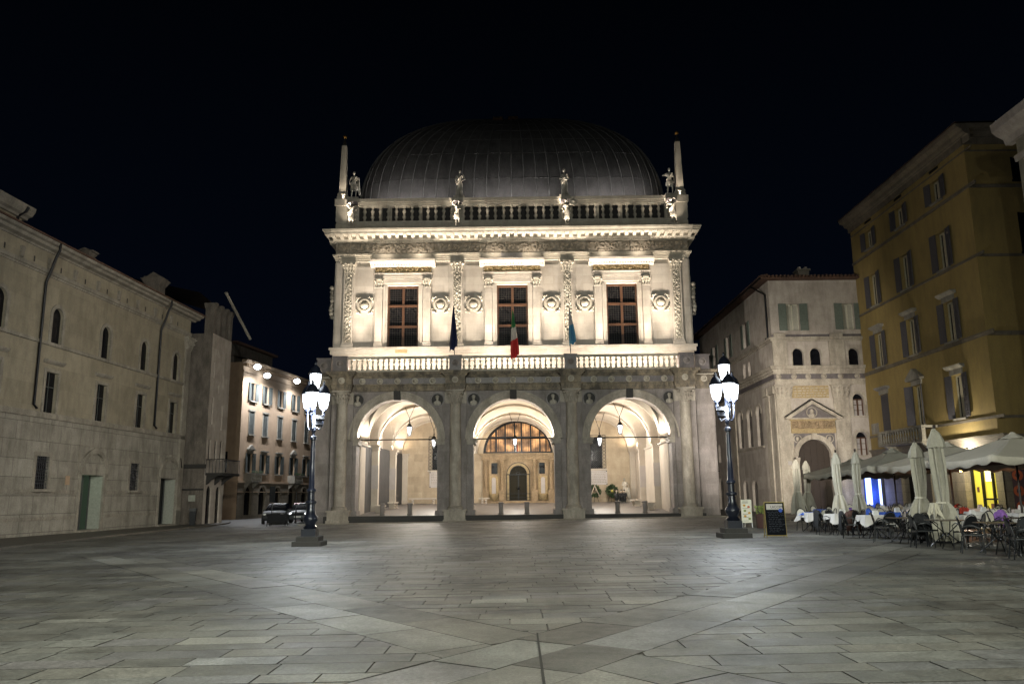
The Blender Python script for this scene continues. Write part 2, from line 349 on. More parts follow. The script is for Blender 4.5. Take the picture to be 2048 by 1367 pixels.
def relief(name, mat, parent, x0, x1, z0, z1, y, amp, step, kind, seed=1):
    """carved panel: a real height field standing proud of plane y (towards -y)"""
    rnd = random.Random(seed); W, H = x1 - x0, z1 - z0; nx, nz_ = max(3, int(W / step)), max(3, int(H / step)); feats = []
    if kind == 'scroll':
        k = max(1, round(W / (H * .95)))
        for i in range(k): feats.append((x0 + W * (i + .5) / k, z0 + H * (.5 + rnd.uniform(-.05, .05)), H * .42, (-1) ** i, rnd.uniform(0, 6)))
    blobs = [(rnd.uniform(x0, x1), rnd.uniform(z0 + .1 * H, z1 - .1 * H), rnd.uniform(.06, .16) * (H if kind == 'scroll' else W)) for _ in range(int(W * H / ((.16 * (H if kind == 'scroll' else W)) ** 2) * .45))]
    def h(x, z):
        v = 0
        if kind == 'scroll':
            for fx, fz, fr, sg, ph in feats:
                dx, dz = x - fx, z - fz; d = sqrt(dx * dx + dz * dz)
                if d < fr:
                    v = max(v, (.5 + .5 * cos(9 * d / fr + sg * math.atan2(dz, dx) + ph)) ** 1.5 * (1 - (d / fr) ** 4))
        else:
            u = (x - x0) / W - .5; q = z / (W * 1.15); s_ = q - math.floor(q) - .5; k = int(math.floor(q))
            au = abs(u)
            v = max(0, 1 - abs(au - .28 * abs(sin(pi * (q * 2 + .3 * sin(k))))) / .09) ** .8 if au < .42 else 0
            v = max(v, max(0, 1 - ((u / .15) ** 2 + (s_ / .22) ** 2)) ** .5 * (1 if k % 2 else .6))
            if au > .44: return .35
        for bx, bz, br in blobs:
            dx, dz = (x - bx) / br, (z - bz) / br; d = dx * dx + dz * dz
            if d < 1: v = max(v, sqrt(1 - d) * .85)
        return v
    vs = []; fs = []
    for j in range(nz_ + 1):
        for i in range(nx + 1):
            x = x0 + W * i / nx; z = z0 + H * j / nz_; ed = i in (0, nx) or j in (0, nz_)
            vs.append((x, y - (0 if ed else amp * min(1, h(x, z))), z))
    for j in range(nz_):
        for i in range(nx): a = j * (nx + 1) + i; fs.append((a, a + 1, a + nx + 2, a + nx + 1))
    return MB().add(vs, fs).build(name, mat, parent, smooth=50)

# ================================================================== GROUND
def clip(poly, a, b, c):
    """keep the part of a convex polygon with a*x+b*y >= c"""
    out = []; k = len(poly)
    for i in range(k):
        p, q = poly[i], poly[(i + 1) % k]; dp = a * p[0] + b * p[1] - c; dq = a * q[0] + b * q[1] - c
        if dp >= 0: out.append(p)
        if (dp >= 0) != (dq >= 0):
            t_ = dp / (dp - dq); out.append((p[0] + (q[0] - p[0]) * t_, p[1] + (q[1] - p[1]) * t_))
    return out
g = MB(); S_ = 700
g.add([(-S_, -S_, gz(-S_) - .012), (S_, -S_, gz(S_) - .012), (S_, S_, gz(S_) - .012), (-S_, S_, gz(-S_) - .012)], [(0, 1, 2, 3)])
gr = g.build('ground', 'asphalt'); tag(gr, kind='structure')
SLABS = []
def area(poly): return abs(sum(poly[i][0] * poly[(i + 1) % len(poly)][1] - poly[(i + 1) % len(poly)][0] * poly[i][1] for i in range(len(poly)))) / 2
def shrink(poly, d):
    k = len(poly); cx = sum(p[0] for p in poly) / k; cy = sum(p[1] for p in poly) / k; out = list(poly)
    s = sum((poly[i][0] * poly[(i + 1) % k][1] - poly[(i + 1) % k][0] * poly[i][1]) for i in range(k))
    for i in range(k):
        p, q = poly[i], poly[(i + 1) % k]; ex, ey = q[0] - p[0], q[1] - p[1]; L = math.hypot(ex, ey)
        if L < 1e-6: continue
        nx_, ny = (-ey / L, ex / L) if s > 0 else (ey / L, -ex / L)
        out = clip(out, nx_, ny, nx_ * p[0] + ny * p[1] + d)
        if len(out) < 3: return []
    return out
def slab(poly, tone, gap=.009):
    poly = shrink(poly, gap)
    if len(poly) < 3 or area(poly) < .01: return
    SLABS.append((poly, tone))
CX, CY = .25, 8.7; AX = (.59, .807)
def side(dx, dy):   # signed distance from the band axis through the crossing, direction (dx,dy)
    L = math.hypot(dx, dy); return (-dy / L, dx / L)
n1_, n2_ = side(*AX), side(-AX[0], AX[1]); HW = .80
c1_ = n1_[0] * CX + n1_[1] * CY; c2_ = n2_[0] * CX + n2_[1] * CY
def tone_(base=.145, spread=.35):
    v = base * random.choice([1, 1, .95, .86, 1.08, .78, 1.15, 1.5 if random.random() < .3 else 1]) * random.uniform(1 - spread * .25, 1 + spread * .2)
    k = random.random(); w = random.uniform(-.02, .03)
    return (v * (1.0 + w), v, v * (.90 - w) if k < .8 else v * .98)
yy = 3.2; row = 0
while yy < 56:
    rh = random.choice([.36, .42, .46, .5]) * (1 if yy < 26 else 1.25); x = -27 + random.uniform(0, .8)
    while x < 27:
        w = random.choice([.62, .8, 1.0, 1.2, .9]) * random.uniform(.9, 1.15)
        lead = .5 * rh if False else 0
        q = [(x, yy), (x + w, yy), (x + w, yy + rh), (x, yy + rh)]
        far_ = yy > 28
        if far_ : slab(q, tone_(.16), .006)
        else:
            for s1 in (1, -1):
                for s2 in (1, -1):
                    pq = clip(q, s1 * n1_[0], s1 * n1_[1], s1 * c1_ + HW)
                    if len(pq) > 2: pq = clip(pq, s2 * n2_[0], s2 * n2_[1], s2 * c2_ + HW)
                    if len(pq) > 2: slab(pq, tone_(.165 if yy < 14 else .16))
        x += w
    yy += rh; row += 1
# the two crossing diagonal bands, two lanes of long pale slabs each
for (dx, dy), other in ((AX, (n2_, c2_)), ((-AX[0], AX[1]), (n1_, c1_))):
    L = math.hypot(dx, dy); dx, dy = dx / L, dy / L; nx_, ny = -dy, dx
    first = dx > 0
    for lane in (-1, 0):
        s = -6.5 + random.random()
        while s < 24:
            w = random.uniform(1.1, 2.2)
            q = [(CX + dx * a + nx_ * b_, CY + dy * a + ny * b_) for a, b_ in ((s, lane * HW), (s + w, lane * HW), (s + w, lane * HW + HW), (s, lane * HW + HW))]
            if q[0][1] < 29:
                parts = [q] if first else [clip(q, other[0][0], other[0][1], other[1] + HW), clip(q, -other[0][0], -other[0][1], -other[1] + HW)]
                for pp in parts:
                    if len(pp) > 2: slab(pp, tone_(random.choice([.23, .20, .185, .15, .125]), .6), .006)
            s += w
vs = []; fs = []; cols = []
for poly, tn in SLABS:
    o = len(vs); dz = random.uniform(-.002, .0025); k = len(poly)
    tx, ty = random.uniform(-.002, .002), random.uniform(-.003, .003); mx, my = poly[0]
    top = [(a, b_, gz(a) + dz + tx * (a - mx) + ty * (b_ - my)) for a, b_ in poly]
    vs += top + [(a, b_, z - .014) for a, b_, z in top]
    fs.append(tuple(range(o, o + k))); cols.append(tn)
    for i in range(k): fs.append((o + i, o + k + i, o + k + (i + 1) % k, o + (i + 1) % k)); cols.append((.03, .028, .024))
pv = MB().add(vs, fs).build('plaza_paving', 'slab'); tag(pv, kind='structure')
ca = pv.data.color_attributes.new('slab', 'FLOAT_COLOR', 'CORNER'); buf = []
for poly, cc in zip(pv.data.polygons, cols): buf += [*cc, 1.0] * poly.loop_total
ca.data.foreach_set('color', buf)
js = MB(); js.add([(a, b_, gz(a) + .007) for a, b_ in ((.235, 7.4), (.262, 7.4), (.275, 10.1), (.255, 10.1))], [(0, 1, 2, 3)]); tag(js.build('paving_joint', 'joint'), kind='structure')
# pavement in front of the long stone building, a low kerb step
sw = MB(); pts_ = [(-19.4, 24), (-19.6, 31.7), (-20.5, 41.2), (-21.0, 55.4), (-21.6, 62), (-22.6, 66)]
ol = pts_ + [(-28, 66), (-28, 24)]
k = len(ol); sw.add([(a, b_, gz(a) + .09) for a, b_ in ol] + [(a, b_, gz(a) - .05) for a, b_ in ol], [tuple(range(k))] + [(i, (i + 1) % k, k + (i + 1) % k, k + i) for i in range(k)])
tag(sw.build('pavement', 'sidewalk'), kind='structure')

# ================================================================== PALACE (local frame: x along the front, y into the building)
PZ = -R(.35); PM = Matrix.Translation((.05, 57, 0)) @ Matrix.Rotation(PZ, 4, 'Z')
def pw(x, y, z): return tuple(PM @ Vector((x, y, z)))
pal = empty('town_hall_palace', 'floodlit white stone palace with three open arches and a dark rounded lead roof', 'palace', (.05, 57, 0), PZ)
AC = (-8.3, 0, 8.3); COLX = (-12.2, -4.12, 4.12, 12.2)
# podium and steps
st_ = MB().box(-14.6, 14.6, -1.5, 1.0, -.6, .05); st_.v = [(a, b_, c_ + (.010 * a if c_ > 0 else 0)) for a, b_, c_ in st_.v]; st_.build('bottom_step', 'paletrim', pal)
MB().box(-13.2, 13.2, -.15, .8, -.3, .375).build('podium', 'riser', pal)
f = MB(); f.add([(-11.4, .55, .383), (11.6, .55, .383), (11.6, 19.1, 1.06), (-11.4, 19.1, 1.06)], [(0, 1, 2, 3)]); f.build('portico_floor', 'porticofloor', pal)
# arcade wall
w = MB().wall(rect(-13.02, 13.02, -.3, 9.1), [arch(c, 5.76, .38, 5.65, 28) for c in AC], y=.6, depth=1.25, back=True)
w.build('arcade_wall', 'portico', pal, smooth=40)
for s in (-1, 1):
    a, b_ = sorted((s * 13.02, s * 14.45)); MB().box(a, b_, .95, 19, -.4, 10.1).build('side_wing', 'portico', pal)
for s in (-1, 1):
    w = MB(); a, b_ = sorted((s * 13.12, s * 14.32)); w.box(a, b_, .78, .95, .3, 8.2); w.box(a - .08, b_ + .08, .70, .95, -.35, .3); w.frust((a + b_) / 2, .86, 1.2, .18, 8.2, 1.45, .3, 9.1); w.build('wing_pilaster', 'portico', pal)
for c in AC:
    a = MB().ring(c, 5.65, 2.895, 3.06, .54, .62, 40).ring(c, 5.65, 3.06, 3.26, .46, .62, 40).ring(c, 5.65, 3.26, 3.32, .42, .62, 40).ring(c, 5.65, 3.32, 3.44, .34, .62, 40)
    a.build('archivolt', 'porticotrim', pal, smooth=40)
    MB().prof([(.30, 8.45), (.62, 8.45), (.62, 9.1), (.22, 9.1)], c - .24, c + .24).prof([(.26, 8.55), (.3, 8.5), (.3, 9.1), (.18, 9.1)], c - .1, c + .1).build('keystone', 'riser', pal)
    for s in (-1, 1):
        i = MB(); xx = c + s * 2.88; q0, q1 = sorted((xx - s * .14, xx + s * .66))
        for z0, z1, o in ((5.28, 5.36, .04), (5.36, 5.5, .0), (5.5, 5.58, .07), (5.58, 5.67, .13)): i.box(q0 - (o if s > 0 else 0), q1 + (o if s < 0 else 0), .6 - .05 - o, 1.85 + .05, z0, z1)
        i.build('impost', 'porticotrim', pal)
        b = MB(); b.box(q0 + (.08 if s < 0 else -.0), q1 - (0), .52, 1.9, .38, .62).box(min(q0, q1) + .02, max(q0, q1), .56, 1.87, .62, .72); b.build('pier_base', 'portico', pal)
    MB().tube([(c - 2.9, .9, 5.68), (c + 2.9, .9, 5.68)], .045).build('tie_rod', 'iron', pal)
# spandrel panels with bust roundels
for c in AC:
    for s in (-1, 1):
        x = c + s * 2.86 if c else s * 2.84
        md = MB(); md.ring(x, 8.47, .43, .50, .5, .62, 24, 0, 2 * pi); mo = md.build('bust_roundel', 'darkmarble', pal, smooth=40)
        d = MB().add([(x + .43 * cos(2 * pi * i / 20), .592, 8.47 + .43 * sin(2 * pi * i / 20)) for i in range(20)], [tuple(range(20))]); d.build('roundel_ground', 'riser', mo)
        b = MB(); b.sphere((x, .46, 8.60), .135, 10, .9, .9, 1.2).tube([(x, .5, 8.5), (x, .5, 8.35)], .08).sphere((x, .52, 8.22), .25, 12, 1.1, .5, .75).sphere((x, .38, 8.60), .035, 6).sphere((x, .52, 8.69), .15, 8, .95, .8, .8)
        b.build('bust', 'statue', mo, smooth=60)
# engaged columns on pedestals
for x in COLX:
    pd = MB(); pd.box(x - .8, x + .8, -.3, .6, -.5, .10).box(x - .74, x + .74, -.22, .6, .10, .66).box(x - .82, x + .82, -.3, .6, .66, .78); po = pd.build('column_pedestal', 'porticotrim', pal)
    pp = MB().box(x - .78, x + .78, .42, .6, .78, 8.2); pp.build('pilaster_strip', 'portico', pal)
    sh = MB().lathe([(.56, .78), (.56, .86), (.50, .92), (.53, .98), (.44, 1.04), (.42, 1.1), (.42, 3.5), (.395, 6.2), (.365, 8.1), (.40, 8.14), (.40, 8.2)], x, .30, 28)
    sh.build('column_shaft', 'porticotrim', pal, smooth=35)
    cp = MB().lathe([(.36, 8.2), (.40, 8.45), (.44, 8.75), (.58, 8.98), (.60, 9.0)], x, .30, 16)
    for k in range(16):
        a = 2 * pi * k / 16
        for zz, rr, h_ in ((8.22, .40, .34), (8.5, .46, .32)):
            aa = a + (pi / 16 if zz > 8.3 else 0); cx, cy = x + rr * cos(aa), .30 + rr * sin(aa)
            cp.tube([(cx, cy, zz), (cx + .03 * cos(aa), cy + .03 * sin(aa), zz + h_ * .7), (cx + .11 * cos(aa), cy + .11 * sin(aa), zz + h_), (cx + .13 * cos(aa), cy + .13 * sin(aa), zz + h_ * .85)], .05, 5, .03)
    for sx_, sy_ in ((-1, -1), (1, -1), (-1, 1), (1, 1)): cp.sphere((x + sx_ * .52, .30 + sy_ * .46, 8.86), .10, 8)
    cp.box(x - .66, x + .66, -.28, .6, 9.0, 9.1); cp.box(x - .78, x + .78, .36, .6, 8.2, 9.0)
    cp.build('capital', 'porticotrim', pal, smooth=45)
# entablature with breaks over the columns
def entabl(mb, x0, x1, y):
    for z0, z1, o in ((9.1, 9.24, .0), (9.24, 9.38, .04), (9.38, 9.5, .08), (9.5, 9.55, .13), (9.55, 10.08, .02), (10.08, 10.16, .10), (10.16, 10.26, .20), (10.26, 10.38, .34), (10.38, 10.45, .40)):
        mb.box(x0 - (o if x0 > -14.3 else o), x1 + o, y - o, 1.0, z0, z1)
en = MB(); entabl(en, -13.02, 13.02, .42)
for x in COLX: entabl(en, x - .68, x + .68, -.12)
for s in (-1, 1): entabl(en, s * 13.72 - .6, s * 13.72 + .6, .70)
en.build('entablature', 'entab', pal)
def lion(x, y, z, r=.17):
    b = MB(); b.ring(x, z, r * 1.05, r * 1.35, y - .05, y + .02, 14, 0, 2 * pi); b.sphere((x, y - .02, z), r, 10, 1, .8, 1).sphere((x, y - .17, z - .03), r * .5, 8)
    for k in range(9): a = 2 * pi * k / 9; b.sphere((x + r * .95 * cos(a), y, z + r * .95 * sin(a)), r * .34, 6)
    return b
for c in AC:
    for k in (-2, -1, 0, 1, 2): lion(c + k * 1.26, .38, 9.82).build('lion_head_relief', 'trim', pal, smooth=60)
for x in COLX: lion(x, -.15, 9.82).build('lion_head_relief', 'trim', pal, smooth=60)
for s in (-1, 1): lion(s * 13.72, .67, 9.82).build('lion_head_relief', 'trim', pal, smooth=60)
dm = MB(); dm.box(-11.5, -4.85, .385, .42, 9.62, 10.02).box(-3.4, 3.4, .385, .42, 9.62, 10.02).box(4.85, 11.5, .385, .42, 9.62, 10.02); dm.build('dark_frieze_slab', 'darkmarble', pal)
# terrace and lower balustrade
MB().box(-14.5, 14.5, .5, 19.5, 10.1, 10.44).build('terrace_slab', 'trim', pal)
bl = MB()
for x0, x1, y in ((-11.8, -4.55, .35), (-3.72, 3.72, .35), (4.55, 11.8, .35)):
    bl.box(x0, x1, y - .2, y + .2, 10.451, 10.62).box(x0, x1, y - .19, y + .19, 11.40, 11.47).box(x0, x1, y - .23, y + .23, 11.47, 11.58)
bo = bl.build('balustrade', 'trim', pal)
BP = [(.075, 10.62), (.105, 10.64), (.105, 10.68), (.055, 10.72), (.075, 10.80), (.105, 10.86), (.06, 10.95), (.045, 11.0), (.075, 11.02), (.045, 11.05), (.06, 11.1), (.105, 11.17), (.075, 11.24), (.05, 11.32), (.095, 11.36), (.095, 11.40)]
bm0 = None
for x0, x1 in ((-11.8, -4.55), (-3.72, 3.72), (4.55, 11.8)):
    n = 19
    for k in range(n):
        x = x0 + (x1 - x0) * (k + .5) / n
        if bm0 is None: bm0 = MB().lathe(BP, 0, 0, 10).build('baluster', 'trim', bo, smooth=50); bm0.location = (x, .35, 0)
        else: dup(bm0, (x, .35, 0), parent=bo)
for x, y in [(q, 0) for q in (-12.38, -4.12, 4.12, 12.4)] + [(-13.68, .78), (13.68, .78)]:
    hw = .42 if abs(x) < 10 else .5
    p_ = MB().box(x - hw, x + hw, y - .1, y + .72, 10.45, 11.5).box(x - hw - .06, x + hw + .06, y - .16, y + .78, 11.5, 11.6).box(x - hw - .03, x + hw + .03, y - .13, y + .75, 10.45, 10.6)
    o = p_.build('balustrade_pedestal', 'darkmarble', pal)
    rl = MB(); lion(x, y - .1, 11.05, .2).build('lion_head_relief', 'portico', o, smooth=60)
# upper storey
WX = (-8.25, 0, 8.25)
w = MB().wall(rect(-13.46, 13.46, 10.44, 19.2), [rect(c - 1.17, c + 1.17, 12.6, 17.36) for c in WX], y=2.2, depth=.55)
w.box(-13.46, 13.46, 3.2, 30, 10.44, 21.4); w.build('upper_wall', 'marble', pal)
lg = MB().box(-13.6, 13.6, 1.98, 2.2, 12.1, 12.42).box(-13.68, 13.68, 1.86, 2.2, 12.42, 12.6).box(-13.5, 13.5, 2.08, 2.2, 10.44, 10.8)
lg.build('base_cornice', 'marble', pal)
MB().box(-8.75, -7.85, 1.94, 1.98, 12.15, 12.41).build('gilt_tablet', 'gold', pal)
for c in WX:
    fr = MB(); X0, X1 = c - 1.17, c + 1.17
    for a, b_ in ((X0, X0 + .12), (X1 - .12, X1), (c - .09, c + .09)): fr.box(a, b_, 2.42, 2.56, 12.6, 17.36)
    for z in (12.6, 14.16, 15.75): fr.box(X0, X1, 2.40, 2.55, z, z + .16)
    fr.box(X0, X1, 2.40, 2.55, 17.2, 17.36)
    wo = fr.build('window', 'wood', pal)
    MB().box(X0, X1, 2.52, 2.54, 12.6, 17.36).build('pane', 'glass', wo)
    ld = MB()
    for k in range(1, 13):
        x = X0 + k * 2.34 / 13; ld.box(x - .006, x + .006, 2.50, 2.52, 12.6, 17.3)
    for k in range(1, 28):
        z = 12.6 + k * .17; ld.box(X0, X1, 2.497, 2.515, z - .006, z + .006)
    ld.build('lead_lattice', 'lattice', wo)
    sr = MB()
    for z0, z1, o, yy in ((12.6, 17.36, .12, 2.12), (12.6, 17.36, .26, 2.06)):
        pass
    for s in (-1, 1):
        a, b_ = sorted((c + s * 1.17, c + s * 1.32)); sr.box(a, b_, 2.12, 2.2, 12.6, 17.36)
        a, b_ = sorted((c + s * 1.32, c + s * 1.48)); sr.box(a, b_, 2.06, 2.2, 12.6, 17.36)
    sr.box(c - 1.48, c + 1.48, 2.12, 2.2, 17.36, 17.52).box(c - 1.5, c + 1.5, 2.04, 2.2, 17.52, 17.85)
    sr.box(c - 2.2, c + 2.2, 2.0, 2.2, 17.87, 18.0).box(c - 2.15, c + 2.15, 1.96, 2.2, 18.0, 18.22).box(c - 2.2, c + 2.2, 1.88, 2.2, 18.22, 18.3)
    wso = sr.build('window_surround', 'marble', pal)
    relief('carved_window_frieze', 'gold', pal, c - 2.12, c + 2.12, 18.3, 18.76, 1.97, .10, .035, 'scroll', seed=int(c * 10) + 3)
    MB().box(c - 2.12, c + 2.12, 1.975, 2.2, 18.3, 18.78).build('frieze_block', 'gold', pal)
    ct = MB(); ct.prof([(2.2, 18.76), (1.86, 18.76), (1.80, 18.86), (1.62, 18.93), (1.52, 19.06), (1.44, 19.08), (1.40, 19.24), (2.2, 19.24)], c - 2.45, c + 2.45)
    for k in range(24): x = c - 2.3 + k * .2; ct.box(x - .05, x + .05, 1.66, 1.8, 18.8, 18.88)
    ct.build('window_cornice', 'marble', pal)
    for s in (-1, 1):
        x = c + s * 1.81
        ps = MB().box(x - .27, x + .27, 1.98, 2.2, 12.95, 17.2).box(x - .33, x + .33, 1.92, 2.2, 12.6, 12.78).box(x - .30, x + .30, 1.95, 2.2, 12.78, 12.95).box(x - .3, x + .3, 1.95, 2.2, 17.14, 17.22)
        for k in range(4): ps.box(x - .21 + k * .115, x - .16 + k * .115, 1.965, 1.98, 14.2, 17.05)
        ps.build('window_pilaster', 'marble', pal)
        cp = MB().frust(x, 2.1, .5, .2, 17.22, .56, .3, 17.75).box(x - .34, x + .34, 1.86, 2.2, 17.75, 17.86)
        for k in (-1, 0, 1):
            cp.tube([(x + k * .18, 1.98, 17.25), (x + k * .2, 1.93, 17.42), (x + k * .22, 1.84, 17.5)], .06, 5, .03)
        for s2 in (-1, 1): cp.sphere((x + s2 * .27, 1.88, 17.66), .085, 8)
        cp.build('window_capital', 'trim', pal, smooth=45)
# giant pilasters with candelabra carving
for x, hw in ((-12.36, .36), (-4.15, .37), (4.15, .37), (12.36, .36)):
    ps = MB().box(x - hw, x + hw, 2.0, 2.2, 12.95, 18.35).box(x - hw - .1, x + hw + .1, 1.9, 2.2, 12.6, 12.8).box(x - hw - .05, x + hw + .05, 1.95, 2.2, 12.8, 12.95)
    for s in (-1, 1): ps.box(x + s * (hw - .045) - .04, x + s * (hw - .045) + .04, 1.955, 2.0, 12.95, 18.35)
    po = ps.build('giant_pilaster', 'marble', pal)
    relief('candelabra_relief', 'trim', po, x - hw + .085, x + hw - .085, 13.0, 18.3, 1.998, .085, .024, 'cand', seed=int(x * 7) + 5)
    cp = MB().frust(x, 2.1, hw * 2, .2, 18.35, hw * 2 + .2, .4, 19.05).box(x - hw - .16, x + hw + .16, 1.8, 2.2, 19.05, 19.18).box(x - hw - .04, x + hw + .04, 1.94, 2.2, 18.32, 18.42)
    for k in (-1.5, -.5, .5, 1.5):
        cp.tube([(x + k * .2, 1.98, 18.42), (x + k * .21, 1.9, 18.66), (x + k * .24, 1.8, 18.74)], .075, 5, .04)
        cp.tube([(x + k * .2, 1.92, 18.6), (x + k * .22, 1.84, 18.86), (x + k * .26, 1.74, 18.9)], .06, 5, .03)
    for s in (-1, 1): cp.sphere((x + s * (hw + .04), 1.8, 18.95), .13, 8)
    cp.sphere((x, 1.76, 18.98), .11, 8); cp.build('giant_capital', 'trim', pal, smooth=45)
# plain panels with rosette bosses
for x in (-11.14, -5.42, -2.93, 2.93, 5.42, 11.14):
    hw = .62 if abs(x) > 6 else .57
    pn = MB()
    for z0, z1 in ((12.9, 15.24), (16.5, 18.86)): pn.box(x - hw, x + hw, 2.15, 2.2, z0, z1)
    pn.box(x - hw, x + hw, 2.152, 2.2, 15.24, 16.5).box(x - hw - .06, x + hw + .06, 2.12, 2.2, 12.6, 12.9)
    po = pn.build('wall_panel', 'marble', pal)
    ro = MB().ring(x, 15.85, .38, .47, 2.02, 2.15, 24, 0, 2 * pi).ring(x, 15.85, .47, .54, 2.06, 2.15, 24, 0, 2 * pi).sphere((x, 2.17, 15.85), .36, 18, 1, .62, 1)
    for sx_, sz_ in ((-1, -1), (1, -1), (1, 1), (-1, 1)):
        for a, b_ in ((.56, .46), (.46, .56), (.57, .57), (.62, .34), (.34, .62)): ro.sphere((x + sx_ * a, 2.12, 15.85 + sz_ * b_), .085, 7, 1, .8, 1)
    ro.build('rosette_boss', 'trim', po, smooth=55)
# corner strips, side ornaments
cs = MB()
for s in (-1, 1):
    a, b_ = sorted((s * 12.88, s * 13.34)); cs.box(a, b_, 2.08, 2.2, 12.6, 19.18)
cs.build('corner_strip', 'marble', pal)
for s in (-1, 1):
    b = MB(); x = s * 13.62
    for k in range(26):
        z = 15.0 + k * .09; b.sphere((x + s * .12 * abs(sin(k * .9)), 2.5 + .25 * sin(k * 1.7), z + .2 * 0), .14 + .05 * sin(k * 2.3), 7)
    b.build('corner_ornament', 'statue', pal, smooth=60)
# main entablature
ar = MB()
def arch3(x0, x1, y):
    for z0, z1, o in ((19.2, 19.36, .0), (19.36, 19.52, .05), (19.52, 19.64, .10), (19.64, 19.72, .18), (19.72, 19.78, .22)): ar.box(x0 - o, x1 + o, y - o, 2.3, z0, z1)
arch3(-13.4, 13.4, 2.12)
for x, hw in ((-11.9, 1.15), (-4.15, 1.75), (4.15, 1.75), (11.9, 1.15)): arch3(x - hw, x + hw, 1.98)
ar.build('architrave', 'trim', pal)
ip = MB().box(-.86, .78, 1.80, 2.1, 19.2, 19.72); io = ip.build('inscription_slab', 'plaque', pal)
lt = MB(); rr_ = random.Random(5)
for z in (19.27, 19.50):
    x = -.78
    while x < .70:
        wl = rr_.choice([.02, .05, .06])
        lt.box(x, x + .018, 1.79, 1.8, z, z + .15)
        if wl > .03: lt.box(x + wl, x + wl + .016, 1.79, 1.8, z, z + .15); lt.box(x, x + wl, 1.79, 1.8, z + rr_.choice([0, .07, .135]), z + rr_.choice([.015, .085, .15]) + .002)
        x += wl + .045
lt.build('carved_letters', 'statue', io)
MB().box(-13.42, 13.42, 2.1, 2.4, 19.78, 20.72).build('frieze_wall', 'carved', pal)
relief('carved_frieze', 'carved', pal, -13.4, 13.4, 19.8, 20.7, 2.098, .17, .045, 'scroll', seed=11)
co = MB()
prf = [(2.4, 20.70), (2.0, 20.70), (1.94, 20.78), (1.84, 20.80), (1.80, 20.90), (1.78, 20.92), (1.78, 21.14), (1.10, 21.16), (1.06, 21.30), (.98, 21.40), (.94, 21.52), (2.4, 21.52)]
co.prof(prf, -13.6, 13.6)
for s in (-1, 1):   # returns at the sides, mitred by stepping
    for z0, z1, o in ((20.70, 20.80, .28), (20.80, 20.92, .3), (21.15, 21.30, .5), (21.30, 21.42, .58), (21.42, 21.52, .64)):
        a, b_ = sorted((s * 13.6, s * (13.6 + o))); y0 = {20.70: 2.0, 20.80: 1.84, 21.15: 1.10, 21.30: 1.03, 21.42: .95}[z0]; co.box(a, b_, y0 + .002, 30, z0, z1)
n = 46
for k in range(n):
    x = -13.45 + 26.9 * k / (n - 1)
    co.prof([(1.77, 20.92), (1.60, 20.92), (1.40, 20.98), (1.22, 21.12), (1.22, 21.15), (1.77, 21.15)], x - .13, x + .13)
for k in range(160): x = -13.5 + 27 * k / 159; co.box(x - .045, x + .045, 1.86, 1.95, 20.70, 20.78)
co.build('main_cornice', 'trim', pal)
# roof parapet
pa = MB().box(-13.4, 13.4, 1.75, 2.4, 21.52, 21.78).box(-13.45, 13.45, 1.86, 2.36, 21.78, 22.2).box(-13.4, 13.4, 1.80, 2.34, 22.2, 22.36)
pa.box(-13.3, 13.3, 1.82, 2.34, 23.6, 23.72).box(-13.36, 13.36, 1.74, 2.4, 23.72, 23.86).box(-13.42, 13.42, 1.64, 2.44, 23.86, 24.12)
pob = pa.build('roof_parapet', 'trim', pal)
BQ = [(.13, 22.36), (.16, 22.38), (.16, 22.44), (.07, 22.50), (.10, 22.62), (.155, 22.76), (.10, 22.88), (.07, 22.95), (.11, 22.97), (.07, 23.0), (.10, 23.08), (.155, 23.2), (.10, 23.34), (.07, 23.46), (.15, 23.54), (.15, 23.6)]
b0 = MB().lathe(BQ, 0, 0, 10).build('baluster', 'trim', pob, smooth=50)
first = True
for x0, x1, n in ((-11.9, -4.6, 13), (-3.7, 3.7, 13), (4.6, 11.9, 13)):
    for k in range(n):
        x = x0 + (x1 - x0) * k / (n - 1)
        if first: b0.location = (x, 2.08, 0); first = False
        else: dup(b0, (x, 2.08, 0), parent=pob)
for x, hw, d in ((-13.0, .45, 0), (13.0, .45, 0)):
    MB().box(x - hw, x + hw, 1.78, 2.5, 22.36, 23.6).box(x - hw - .07, x + hw + .07, 1.6, 2.6, 23.6, 24.12).build('corner_pier', 'trim', pob)
for x in (-9.35, -10.1, 6.6, 8.4, -7.0): MB().box(x - .1, x + .12, 2.2, 2.44, 22.36, 23.6).build('parapet_post', 'trim', pob)
for x in (-12.15, -4.12, 4.12, 12.15): MB().box(x - .42, x + .42, 2.0, 2.3, 22.36, 23.6).build('parapet_post', 'trim', pob)
# hull-shaped lead roof
A_, B_, Z_, H_, N_, P_, Q_ = 12.9, 14.34, 23.0, 14.6, 7.6, 1.11, 2.74
def dome(th, rr, off=0):
    cx = math.copysign(abs(cos(th)) ** (2 / N_), cos(th)); cy = math.copysign(abs(sin(th)) ** (2 / N_), sin(th))
    return Vector((A_ * cx * rr * (1 + off / A_), 3 + B_ + B_ * cy * rr * (1 + off / B_), Z_ + H_ * max(0, 1 - rr ** P_) ** (1 / Q_) + off * .6))
dv = []; df = []; NR = 40
ths = []
for k in range(49): ths.append(k)
